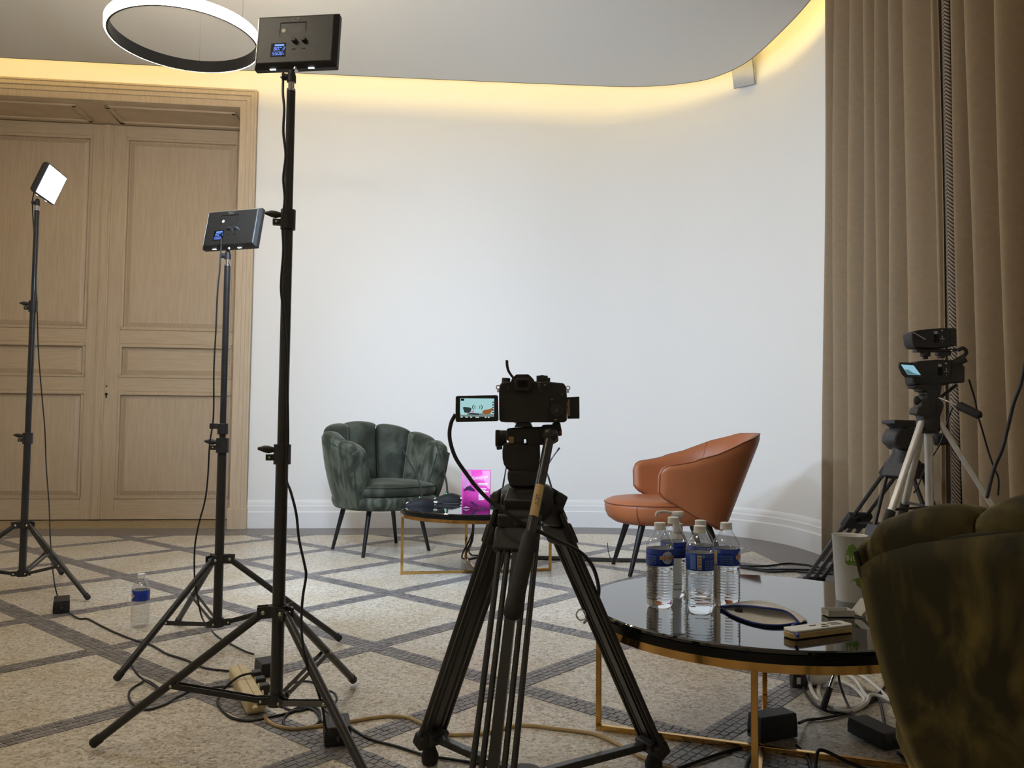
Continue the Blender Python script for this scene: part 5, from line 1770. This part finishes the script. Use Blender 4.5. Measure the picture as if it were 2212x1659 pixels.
# ------------------------------------------------------------------ gooseneck microphones on the far table
MICB = mat('mic_black', (22, 22, 24), 0.6, spec=0.25, col2=(26, 26, 28), nscale=60)
def goose_mic(label, base, rz, neck, plug):
    t = thing('gooseneck_microphone', label, 'microphone', (base[0], base[1], 0.3602), group='gooseneck table microphones')
    R_ = Matrix.Rotation(rz, 4, 'Z')
    mb = MB(R_)
    def sec(u):
        # long low dome, front at -X
        x = -0.075 + 0.15 * u
        hgt = 0.008 + 0.040 * math.sin(math.pi / 2 * min(1.0, u / 0.72)) ** 0.8 - 0.012 * max(0.0, u - 0.72) / 0.28
        wd = 0.040 + 0.012 * math.sin(math.pi * u)
        return x, hgt, wd
    def fn(u, v):
        x, hgt, wd = sec(u)
        a = math.pi * v
        return (x, wd * math.cos(a), hgt * max(0.0, math.sin(a)) ** 0.55)
    mb.grid(fn, 15, 13)
    for u in (0.0, 1.0):
        pts = [fn(u, j / 12) for j in range(13)]
        mb.add(pts, [tuple(range(13))])
    mb.build('base', MICB, t)
    MB(R_).box((-0.068, 0, 0.016), (0.014, 0.03, 0.004), Matrix.Rotation(-0.5, 3, 'Y')).build('talk_button', WHITEP, t, bevel=0.001)
    MB(R_).ball((0.0, -0.014, 0.047), 0.003, 8).build('status_lamp', emitter('green_led', (0.2, 1.0, 0.5, 1), 1.0), t)
    n0 = Vector(neck[0])
    L0 = Vector(t.location)
    pts = sm([Vector(p) - L0 for p in neck], 6)
    k = len(pts)
    rr = [0.0080 if i < k * 0.14 else 0.0054 if i < k * 0.45 else 0.0040 for i in range(k)]
    MB().tube(pts, rr, 10).build('gooseneck', BLACKM, t)
    d = (pts[-1] - pts[-2]).normalized()
    MB().tube([pts[-1] - d * 0.012, pts[-1] - d * 0.004, pts[-1] + d * 0.01, pts[-1] + d * 0.013], [0.0030, 0.0052, 0.0056, 0.003], 12).build('capsule', BLACKR, t)
    if plug:
        a = R_ @ Vector((0.074, 0, 0.018)); b = R_ @ Vector((0.096, 0, 0.018)); c = R_ @ Vector((0.125, 0, 0.017))
        MB().cyl(a, b, 0.0085, n=14).build('plug_shell', CHROME, t)
        MB().cyl(b, c, 0.0075, 0.004, n=12).build('plug_boot', BLACKR, t)
    return t
goose_mic('gooseneck microphone at the left edge of the far table', (-0.50, 4.47), 0.05, [(-0.4866, 4.47, 0.376), (-0.4897, 4.47, 0.4164), (-0.4982, 4.47, 0.4669), (-0.5221, 4.47, 0.53), (-0.5601, 4.46, 0.5985), (-0.6008, 4.45, 0.6795)], True)
goose_mic('gooseneck microphone at the back of the far table, left of the pink leaflet', (-0.372, 4.74), -0.12, [(-0.3711, 4.74, 0.3974), (-0.3715, 4.74, 0.4268), (-0.3776, 4.74, 0.4751), (-0.3948, 4.74, 0.5502), (-0.4148, 4.74, 0.6227), (-0.4365, 4.73, 0.6901)], True)
goose_mic('gooseneck microphone on the far table with its tip right of the tripod head', (0.07, 4.60), 2.6, [(0.2365, 4.6, 0.3968) , (0.2336, 4.6, 0.4384), (0.2148, 4.6, 0.5034), (0.2013, 4.6, 0.558), (0.2271, 4.6, 0.6157), (0.266, 4.6, 0.671)], False)
goose_mic('gooseneck microphone on the far table, neck just left of the tripod head', (-0.06, 4.70), 2.9, [(-0.0498, 4.7, 0.3959), (-0.0476, 4.7, 0.4411), (-0.0376, 4.7, 0.5077), (-0.0249, 4.7, 0.5745), (-0.0013, 4.7, 0.6282)], False)

# ------------------------------------------------------------------ pink leaflet
PK = mat('magenta_print', (206, 60, 158), 0.35, col2=(218, 80, 174), nscale=5, lo=0.4, hi=0.6)
PKL = mat('pale_pink_print', (226, 152, 206), 0.35)
PKW = mat('white_print', (244, 236, 246), 0.4)
PKD = mat('plum_print', (58, 30, 70), 0.4)
lf = thing('pink_leaflet', 'bowed magenta leaflet with white script standing on the far table', 'leaflet', (-0.185, 4.33, TZ))
LWX, LHZ = 0.150, 0.205
def lfp(u, v, e=0.0):
    """u across, v up; the sheet bows away from the viewer in the middle"""
    x = (u - 0.5) * LWX
    y = 0.018 * (1 - (2 * u - 1) ** 2) + 0.008 * v
    return (x, y - e, LHZ * v)
mb = MB()
mb.grid(lambda u, v: lfp(u, v), 15, 4)
sh = mb.build('sheet', PK, lf)
so = sh.modifiers.new('thick', 'SOLIDIFY'); so.thickness = 0.0012; so.offset = 1
def lpoly(nm, pts, m, e):
    mb = MB()
    n = len(pts)
    cx, cy = sum(p[0] for p in pts) / n, sum(p[1] for p in pts) / n
    mb.add([lfp(a, b, e) for a, b in pts] + [lfp(cx, cy, e)], [(i, (i + 1) % n, n) for i in range(n)])
    return mb.build(nm, m, sh, smooth=0)
lpoly('print_shape', [(0.02, 0.55), (0.02, 0.98), (0.30, 0.98), (0.34, 0.86), (0.22, 0.74), (0.30, 0.62), (0.12, 0.5)], PKL, 0.0012)
lpoly('print_shape', [(0.70, 0.98), (0.98, 0.98), (0.98, 0.5), (0.88, 0.56), (0.74, 0.78)], PKL, 0.0012)
lpoly('print_shape', [(0.02, 0.02), (0.14, 0.06), (0.3, 0.02)], PKL, 0.0012)
lpoly('print_leaf', [(0.03, 0.45), (0.14, 0.55), (0.24, 0.60), (0.42, 0.50), (0.46, 0.44), (0.30, 0.46), (0.12, 0.50)], PKD, 0.0016)
lpoly('print_leaf', [(0.26, 0.20), (0.42, 0.15), (0.60, 0.06), (0.48, 0.05), (0.34, 0.12)], PKD, 0.0016)
lpoly('print_leaf', [(0.64, 0.01), (0.72, 0.045), (0.82, 0.015), (0.72, 0.002)], PKD, 0.0016)
mb = MB()
letters(mb, 'Pastelpop', 0.027, lambda x, y: lfp(0.60 + x / LWX * 0.86, 0.80 + (y + x * 0.12) / LHZ, 0.002), shear=0.4)
mb.build('script_lettering', PKW, sh, smooth=0)
mb = MB()
for v, u0, u1 in ((0.635, 0.55, 0.90), (0.60, 0.58, 0.90), (0.50, 0.58, 0.86), (0.465, 0.58, 0.82), (0.43, 0.58, 0.94), (0.395, 0.58, 0.82), (0.36, 0.58, 0.70), (0.325, 0.58, 0.80), (0.29, 0.58, 0.84), (0.255, 0.58, 0.88), (0.22, 0.58, 0.78)):
    mb.grid(lambda u, w, v=v, u0=u0, u1=u1: lfp(u0 + (u1 - u0) * u, v + 0.02 * w, 0.002), 5, 2)
mb.build('text_lines', PKW, sh, smooth=0)

# ------------------------------------------------------------------ power bricks, strip and plugs
BRICK = mat('brick_plastic', (30, 29, 29), 0.5, col2=(36, 35, 35), nscale=80, bump=0.04, bscale=400)
def power_brick(label, loc, rz, s, tilt=0.0, print_=False):
    t = thing('power_adapter', label, 'power adapter', (loc[0], loc[1], 0), rz, group='black power adapters')
    mb = MB()
    mb.box((0, 0, s[2] * 0.25 + 0.0025), (s[0], s[1], s[2] * 0.5))
    mb.box((0, 0, s[2] * 0.75 + 0.0025), (s[0], s[1], s[2] * 0.5), taper=(0.95, 0.95))
    mb.build('housing', BRICK, t, smooth=0, bevel=0.003)
    mb = MB()
    mb.tube([(s[0] / 2, 0, s[2] * 0.5), (s[0] / 2 + 0.02, 0, s[2] * 0.42)], [0.0055, 0.0032], 8)
    mb.tube([(-s[0] / 2, 0, s[2] * 0.5), (-s[0] / 2 - 0.02, 0, s[2] * 0.42)], [0.0055, 0.0032], 8)
    mb.build('strain_relief', BLACKR, t)
    if print_:
        mb = MB()
        for k, (a, b) in enumerate(((-0.2, 0.25), (-0.28, 0.1), (-0.25, 0.3), (-0.1, 0.28))):
            mb.box((s[0] * (a + b) / 2, s[1] * (0.25 - 0.16 * k), s[2] + 0.0029), (s[0] * (b - a), 0.0022, 0.0006))
        mb.build('rating_print', mat('grey_print', (96, 92, 88), 0.5), t, smooth=0)
    return t
power_brick('black power adapter on the floor by the far left light stand', (-1.90, 3.475), math.radians(-62), (0.125, 0.062, 0.052))
power_brick('black power adapter behind the tallest light stand, by the cream power strip', (-0.775, 2.64), math.radians(-58), (0.09, 0.062, 0.042))
power_brick('black power adapter with faint print in front of the tallest stand foot', (-0.437, 2.105), math.radians(105), (0.105, 0.066, 0.045), print_=True)
power_brick('boxy black power adapter under the black table, left of the other', (0.685, 2.145), math.radians(22), (0.118, 0.056, 0.062))
power_brick('long black power adapter under the black table, beside the green chair', (0.945, 2.13), math.radians(-72), (0.135, 0.062, 0.040))

ps = thing('power_strip', 'cream multi-socket power strip lying under the tallest light stand', 'power strip', (-0.775, 2.43, 0), math.atan2(-0.34, 0.17))
mb = MB()
mb.box((0, 0, 0.0225), (0.36, 0.052, 0.041))
mb.build('case', CREAM, ps, smooth=0, bevel=0.009, bseg=3)
mb = MB()
mb.box((0, 0.0, 0.0435), (0.35, 0.0014, 0.001))
mb.build('case_seam', mat('cream_shadow_line', (150, 130, 92), 0.6), ps, smooth=0)
for x in (-0.10, -0.03, 0.04, 0.11):
    mb = MB()
    mb.lathe([(0.0, 0.0), (0.017, 0.0), (0.019, 0.0015), (0.0195, 0.003), (0.0, 0.003)], 18, c=(x, 0.0265, 0.024), axis=Matrix(((1, 0, 0), (0, 0, 1), (0, -1, 0))))
    mb.build('socket', CREAM, ps)
    if x < 0.1:
        mb = MB()
        mb.box((x, 0.044, 0.024), (0.034, 0.030, 0.032))
        mb.build('plug', BLACKP, ps, bevel=0.004)
MB().box((0.155, 0.0275, 0.026), (0.018, 0.004, 0.024)).build('red_switch', mat('red_plastic', (176, 26, 16), 0.35), ps, bevel=0.001)
MB().cyl((0.178, -0.004, 0.022), (0.196, -0.004, 0.020), 0.0085, 0.006, n=12).build('cable_boot', CREAM, ps)

pl = thing('black_plug', 'black mains plug with white sticker on the floor under the table', 'plug', (0.8992, 2.5587, 0) )
mb = MB()
mb.prism([(-0.022, 0.0), (0.022, 0.0), (0.024, 0.02), (0.018, 0.048), (0.016, 0.068), (-0.016, 0.068), (-0.02, 0.05), (-0.024, 0.02)], -0.018, 0.018, XZ)
mb.build('plug_body', BLACKP, pl, bevel=0.004)
MB().box((-0.006, -0.0185, 0.024), (0.012, 0.001, 0.02)).build('sticker', PAPER, pl, smooth=0)
wp = thing('white_plug', 'white round mains plug on the floor joined to the black plug', 'plug', (0.9608, 2.5696, 0))
mb = MB()
mb.lathe([(0.0, -0.030), (0.022, -0.030), (0.025, -0.024), (0.025, 0.0), (0.019, 0.018), (0.012, 0.030), (0.008, 0.046), (0.0, 0.046)], 22, c=(0.0, 0, 0.027), axis=Matrix(((0, 0, 1), (0, 1, 0), (-1, 0, 0))))
mb.build('plug_body', WHITEP, wp, smooth=50)

# ------------------------------------------------------------------ cables
def cable(label, pts, r, m, name='cable', k=7, group=None, lift=None):
    t = MB().tube(sm(pts, k), r, 8).build(name, m)
    return tag(t, label, 'cable', group)
zf = 0.0035
cable('thin black cable hanging from the far left led panel to the floor adapter', [(-2.3071, 3.84, 1.909), (-2.3255, 3.86, 1.8512), (-2.3133, 3.86, 1.7156), (-2.3002, 3.86, 1.558), (-2.2832, 3.86, 1.3564), (-2.2675, 3.86, 1.1336), (-2.2409, 3.86, 0.9122), (-2.2215, 3.86, 0.7581), (-2.208, 3.86, 0.5826), (-2.1652, 3.82, 0.412), (-2.1162, 3.75, 0.2924), (-2.0523, 3.66, 0.1814), (-1.9689, 3.54, 0.0988), (-1.9678, 3.5758, 0.02)], 0.0028, CABLE, k=5)
cable('black cable running across the floor from the far left adapter to the strip', [(-1.8231, 3.3892, 0.012)] + [(-1.7489, 3.3297, 0.004), (-1.7081, 3.3234, 0.004), (-1.6126, 3.2278, 0.004), (-1.4767, 3.098, 0.004), (-1.3489, 2.991, 0.004), (-1.2747, 2.9377, 0.004), (-1.1838, 2.8406, 0.004), (-1.092, 2.7715, 0.004), (-0.9969, 2.6856, 0.004), (-0.9266, 2.6578, 0.004), (-0.8609, 2.6402, 0.004), (-0.8063, 2.6177, 0.004)], 0.0035, CABLE)
cable('black cable hanging from the panel by the door frame and crossing the floor', [(-1.0508, 2.88, 1.4646), (-1.0474, 2.87, 1.412), (-1.0502, 2.87, 1.3367), (-1.0549, 2.87, 1.27), (-1.0572, 2.87, 1.1204), (-1.06, 2.87, 0.9881), (-1.0568, 2.87, 0.8238), (-1.0634, 2.86, 0.7257), (-1.0666, 2.86, 0.612), (-1.0702, 2.85, 0.532), (-1.085, 2.84, 0.4526), (-1.0971, 2.84, 0.3726), (-1.092, 2.83, 0.2789), (-1.0839, 2.83, 0.2236), (-1.0637, 2.83, 0.137), (-1.1875, 3.22, 0.01)] + [(-1.0918, 3.0721, 0.004), (-1.0032, 2.966, 0.004), (-0.9244, 2.8785, 0.004), (-0.8846, 2.8453, 0.004)], 0.0030, CABLE, k=5)
cable('black cable winding down the tallest light stand', [(-0.6232, 2.13, 1.7424), (-0.6143, 2.1, 1.6765), (-0.6067, 2.09, 1.6288), (-0.6076, 2.09, 1.5668), (-0.6, 2.09, 1.505), (-0.6046, 2.09, 1.4433), (-0.5996, 2.09, 1.388), (-0.6027, 2.085, 1.3254), (-0.5985, 2.085, 1.2523), (-0.6021, 2.085, 1.1551), (-0.5931, 2.085, 1.0827), (-0.5848, 2.085, 0.9865), (-0.5786, 2.085, 0.8787), (-0.5728, 2.08, 0.7479), (-0.5728, 2.07, 0.6659), (-0.5547, 2.05, 0.6301), (-0.5368, 2.04, 0.5758), (-0.5258, 2.03, 0.5141), (-0.508, 2.02, 0.4533), (-0.5039, 2.02, 0.4251), (-0.5107, 2.02, 0.3742), (-0.5128, 2.02, 0.3179), (-0.5031, 2, 0.2671), (-0.4881, 1.99, 0.2148), (-0.4646, 1.98, 0.1742), (-0.4467, 1.98, 0.1198), (-0.4391, 1.98, 0.0763), (-0.4285, 2, 0.0472)], 0.0033, CABLE, k=5)
cable('loop of black cable tied to the shortest stand leg', [(-1.1949, 2.6, 0.0344), (-1.1419, 2.5399, 0.02), (-1.0742, 2.4845, 0.01), (-1.0363, 2.4552, 0.006), (-1.1161, 2.5406, 0.006)] + [(-1.128, 2.5108, 0.004), (-1.1301, 2.4672, 0.004), (-1.1149, 2.4174, 0.004), (-1.0817, 2.3584, 0.004), (-1.0323, 2.3027, 0.004), (-0.9971, 2.2963, 0.004), (-0.9716, 2.3422, 0.004), (-0.9631, 2.4015, 0.004), (-0.9405, 2.4644, 0.004), (-0.8936, 2.4872, 0.004), (-0.8428, 2.5019, 0.004)], 0.0033, CABLE)
cable('black cable loop lying round the cream power strip', [(-0.8771, 2.6012, 0.004), (-0.8398, 2.5557, 0.004)] + [(-0.7681, 2.4753, 0.05), (-0.797, 2.4452, 0.052), (-0.829, 2.4282, 0.03), (-0.8482, 2.4191, 0.006)] + [(-0.8354, 2.3654, 0.004), (-0.8072, 2.309, 0.004), (-0.7517, 2.2385, 0.004), (-0.6942, 2.2158, 0.004), (-0.6521, 2.2412, 0.004), (-0.6057, 2.278, 0.004), (-0.577, 2.3155, 0.004), (-0.5402, 2.298, 0.004), (-0.5164, 2.2519, 0.004)], 0.0036, CABLE)
cable('coiled black cable beside the printed adapter', [(-0.6508, 2.3513, 0.004), (-0.6175, 2.3069, 0.004), (-0.5786, 2.2969, 0.004), (-0.5578, 2.3273, 0.004), (-0.5274, 2.2984, 0.004), (-0.5091, 2.2106, 0.004), (-0.5274, 2.1701, 0.004), (-0.5697, 2.169, 0.004), (-0.6007, 2.2014, 0.004), (-0.6096, 2.2599, 0.004), (-0.5963, 2.3149, 0.004), (-0.5669, 2.327, 0.004), (-0.5295, 2.2801, 0.004), (-0.4964, 2.2041, 0.004)], 0.0034, CABLE)
cable('black cable arcing behind the right foot of the tallest stand', [(-0.6776, 2.5246, 0.004), (-0.6451, 2.5526, 0.004), (-0.6059, 2.5448, 0.004)] + [(-0.5624, 2.4569, 0.01), (-0.5208, 2.4309, 0.012), (-0.4973, 2.3787, 0.012), (-0.4962, 2.3438, 0.008), (-0.5189, 2.3171, 0.004), (-0.4874, 2.2633, 0.004)], 0.0033, CABLE)
cable('black cable from the printed adapter across the floor to the right', [(-0.4317, 2.1958, 0.004), (-0.3954, 2.1477, 0.004), (-0.3503, 2.0959, 0.004), (-0.2735, 2.0503, 0.004), (-0.1992, 1.9984, 0.004), (-0.1532, 1.9832, 0.004), (-0.0633, 1.9533, 0.004), (0.0239, 1.9295, 0.004), (0.11, 1.9264, 0.004)], 0.0036, CABLE)
cable('cream mains cable running from the power strip along the floor', [(-0.6581, 2.2186, 0.018)] + [(-0.6431, 2.211, 0.005), (-0.6089, 2.1784, 0.005), (-0.5672, 2.1598, 0.005), (-0.5328, 2.1672, 0.005), (-0.4997, 2.1813, 0.005), (-0.4676, 2.2021, 0.005), (-0.4211, 2.2169, 0.005), (-0.3759, 2.2423, 0.005), (-0.3279, 2.2577, 0.005), (-0.2761, 2.2485, 0.005), (-0.2338, 2.2084, 0.005), (-0.166, 2.1382, 0.005), (-0.1176, 2.13, 0.005), (-0.0584, 2.1442, 0.005), (0.0015, 2.1879, 0.005), (0.0508, 2.1991, 0.005), (0.1236, 2.1779, 0.005), (0.218, 2.145, 0.005), (0.2703, 2.0848, 0.005), (0.2982, 2.0359, 0.005), (0.353, 1.9606, 0.005), (0.4092, 1.9157, 0.005)], 0.0048, CREAMC)
cable('black camera cable looping from the side screen past the tripod to the table', [(-0.1148, 1.655, 0.8233), (-0.1231, 1.655, 0.8071), (-0.1262, 1.65, 0.7854), (-0.1227, 1.645, 0.7621), (-0.1117, 1.64, 0.7343), (-0.092, 1.63, 0.7071), (-0.068, 1.62, 0.6776), (-0.0352, 1.61, 0.6468), (-0.0075, 1.6, 0.63), (0.0227, 1.6, 0.6104), (0.0473, 1.6, 0.5989), (0.0848, 1.62, 0.5786), (0.1231, 1.64, 0.5587), (0.1501, 1.66, 0.5392), (0.1721, 1.69, 0.5081), (0.1872, 1.74, 0.4665), (0.1948, 1.8, 0.4319), (0.194, 1.86, 0.3936), (0.1865, 1.9, 0.3635), (0.2213, 2.4356, 0.22)], 0.0040, CABLE)
for i, (lab, pp) in enumerate((
        ('black cable drooping behind the far table leg, outermost of three', [(-0.2229, 4.84, 0.2401), (-0.2276, 4.84, 0.1692), (-0.2531, 4.82, 0.1037), (-0.2755, 4.839, 0.06), (-0.2919, 4.9378, 0.006), (-0.255, 4.8779, 0.005), (-0.1755, 4.9684, 0.005), (-0.0638, 5.0282, 0.005)]),
        ('black cable drooping behind the far table leg, middle of three', [(-0.2211, 4.86, 0.2378), (-0.2282, 4.86, 0.1392), (-0.2516, 4.85, 0.0722), (-0.2659, 4.9209, 0.02), (-0.2504, 4.8951, 0.005), (-0.2028, 4.9494, 0.005), (-0.0491, 4.9936, 0.005)]),
        ('black cable drooping behind the far table leg, innermost of three', [(-0.2192, 4.88, 0.2355), (-0.2262, 4.88, 0.1228), (-0.254, 5.0086, 0.04), (-0.2413, 5.0469, 0.006), (-0.2002, 5.0199, 0.005), (-0.0354, 5.0479, 0.005)]))):
    cable(lab, pp, 0.005, CABLE, k=5)
for lab, pp in (
        ('bundle cable along the floor behind the tan armchair, upper strand', [(-0.0352, 5.0236, 0.006), (0.1633, 5.0003, 0.006), (0.3869, 4.9614, 0.006), (0.6374, 4.942, 0.006), (0.8296, 4.9194, 0.006), (1.0968, 4.8683, 0.006), (1.3356, 4.7376, 0.006), (1.4995, 4.7469, 0.006), (1.6367, 4.8343, 0.006), (1.7308, 4.7916, 0.006), (1.7623, 4.7307, 0.006), (1.8349, 4.6437, 0.006)]),
        ('bundle cable along the floor behind the tan armchair, middle strand', [(-0.049, 4.9874, 0.006), (0.1622, 4.9652, 0.006), (0.4109, 4.9114, 0.006), (0.6611, 4.9094, 0.006), (0.8798, 4.8887, 0.006), (1.0856, 4.8186, 0.006), (1.3267, 4.7061, 0.006), (1.4336, 4.6215, 0.006), (1.5669, 4.6289, 0.006), (1.7112, 4.6221, 0.006), (1.8111, 4.5836, 0.006)]),
        ('bundle cable along the floor behind the tan armchair, lower strand', [(-0.0486, 4.9525, 0.006), (0.1606, 4.9135, 0.006), (0.4081, 4.8776, 0.006), (0.6543, 4.8588, 0.006), (0.8708, 4.8386, 0.006), (1.0782, 4.786, 0.006), (1.3179, 4.6751, 0.006), (1.4367, 4.5488, 0.006), (1.573, 4.5706, 0.006), (1.6677, 4.5328, 0.006), (1.7764, 4.4964, 0.006)])):
    cable(lab, pp, 0.0055, CABLE, k=4)
cable('short black cable end sticking up by the tan armchair leg', [(0.607, 4.8771, 0.008), (0.5987, 4.9, 0.0207), (0.5874, 4.9, 0.0591), (0.5817, 4.9, 0.1086)], 0.0022, CABLE)
cable('mic lead lying on the far table left of the leaflet', [(-0.4646, 4.579, 0.366), (-0.3977, 4.5585, 0.366), (-0.3314, 4.5382, 0.366), (-0.2673, 4.5447, 0.366), (-0.2161, 4.7775, 0.366)], 0.003, CABLE)
cable('mic lead curving behind the pink leaflet', [(-0.3268, 4.9699, 0.37), (-0.2845, 4.8305, 0.366), (-0.2435, 4.835, 0.366), (-0.2106, 5.0296, 0.366)], 0.003, CABLE)
cable('white cable coiled on the floor under the table', [(1.0168, 2.5978, 0.006), (1.043, 2.5939, 0.006), (1.0625, 2.5536, 0.006), (1.0575, 2.4754, 0.006), (1.0416, 2.4135, 0.006), (0.9967, 2.3653, 0.006), (0.9501, 2.3487, 0.006), (0.9192, 2.3708, 0.006), (0.921, 2.4382, 0.006), (0.9478, 2.5236, 0.006), (0.993, 2.6157, 0.006), (1.0614, 2.6954, 0.006), (1.1117, 2.7071, 0.006), (1.1398, 2.6489, 0.006), (1.1365, 2.5425, 0.006), (1.1253, 2.4565, 0.006), (1.1148, 2.3763, 0.006), (1.1116, 2.3014, 0.006)], 0.0056, WHITEC)
cable('second loop of white cable coiled on the floor under the table', [(1.1114, 2.3689, 0.015), (1.0987, 2.4283, 0.015), (1.0697, 2.4398, 0.015), (1.03, 2.3744, 0.015), (0.9594, 2.3078, 0.015), (0.9145, 2.3251, 0.015), (0.901, 2.4103, 0.015), (0.9246, 2.5297, 0.015), (0.9665, 2.6233, 0.015), (1.0307, 2.6943, 0.015), (1.0707, 2.6805, 0.015), (1.0889, 2.5987, 0.015), (1.0617, 2.4688, 0.015), (1.0532, 2.4148, 0.015)], 0.0056, WHITEC)
cable('black lead curving from the black plug past the tripod foot to the boxy adapter', [(0.8983, 2.5119, 0.012)] + [(0.8882, 2.4496, 0.006), (0.8856, 2.3698, 0.006), (0.9013, 2.3249, 0.006), (0.9297, 2.3146, 0.006), (0.9803, 2.342, 0.006), (1.0581, 2.414, 0.006), (1.1367, 2.5118, 0.006), (1.2237, 2.6371, 0.006), (1.2819, 2.7126, 0.006)], 0.0042, CABLE)
cable('black lead from the boxy adapter joining the long curve', [(0.7614, 2.1653, 0.03)] + [(0.8181, 2.2578, 0.006), (0.8605, 2.2695, 0.006), (0.9157, 2.296, 0.006), (0.9885, 2.346, 0.006), (1.0545, 2.4059, 0.006), (1.0852, 2.4349, 0.006), (1.0792, 2.3948, 0.006), (1.0352, 2.2814, 0.006), (0.9953, 2.1784, 0.006), (0.9707, 2.1148, 0.006)], 0.0040, CABLE)
cable('thin black lead dropping to the long adapter', [(0.9348, 2.34, 0.1264), (0.9483, 2.3649, 0.08), (0.9737, 2.399, 0.03), (0.9644, 2.3353, 0.012), (0.9358, 2.2216, 0.02), (0.9311, 2.1876, 0.02)], 0.0034, CABLE)
cable('black lead leaving the boxy adapter to the lower left', [(0.6257, 2.0633, 0.02)] + [(0.6146, 2.0844, 0.005), (0.5521, 2.0479, 0.005), (0.4829, 1.9986, 0.005), (0.4163, 1.949, 0.005), (0.3652, 1.9097, 0.005)], 0.0042, CABLE)
cable('black lead bending down in front of the boxy adapter', [(0.6347, 2.055, 0.012)] + [(0.6174, 2.0552, 0.005), (0.5906, 2.0149, 0.005), (0.5612, 1.9524, 0.005), (0.5407, 1.889, 0.005)], 0.0042, CABLE)
cable('black lead running down between the two adapters', [(0.718, 2.0629, 0.012)] + [(0.7262, 2.0378, 0.005), (0.7207, 1.9826, 0.005), (0.7043, 1.9174, 0.005)], 0.0042, CABLE)
cable('black lead arching over the floor runner', [(0.7129, 1.9203, 0.006), (0.7286, 1.9589, 0.02), (0.7433, 1.983, 0.03), (0.759, 1.9834, 0.03), (0.7861, 1.9737, 0.02), (0.813, 1.9592, 0.01), (0.8442, 1.9308, 0.006)], 0.0042, CABLE)
cable('black lead running from the long adapter towards the green chair', [(0.9484, 2.0178, 0.015)] + [(0.9606, 2.0155, 0.005), (0.9632, 1.975, 0.005), (0.9656, 1.936, 0.005)], 0.0042, CABLE)
cable('black cable hanging from the lower camcorder down to the chair', [(1.4537, 2.57, 0.9625), (1.476, 2.58, 0.9041), (1.4866, 2.58, 0.8452), (1.499, 2.58, 0.8011), (1.5167, 2.58, 0.7351), (1.5347, 2.58, 0.6811), (1.5472, 2.58, 0.6475), (1.5447, 2.58, 0.5964)], 0.0030, CABLE)
cable('thick black cable rising along the curtain at the right edge', [(1.4949, 2.35, 1.0042), (1.4862, 2.36, 0.9371), (1.4709, 2.37, 0.8832), (1.4592, 2.38, 0.8153), (1.4401, 2.38, 0.7473), (1.4187, 2.38, 0.6998), (1.4041, 2.38, 0.6524), (1.3806, 2.36, 0.6067)], 0.0052, CABLE)
cable('black cable falling from the pan head between the silver legs', [(1.4278, 2.62, 0.875), (1.4206, 2.63, 0.8451), (1.41, 2.64, 0.7924), (1.3995, 2.65, 0.7544), (1.3813, 2.66, 0.7162), (1.3501, 2.66, 0.663), (1.3343, 2.66, 0.6252), (1.3172, 2.66, 0.5949)], 0.0026, CABLE)
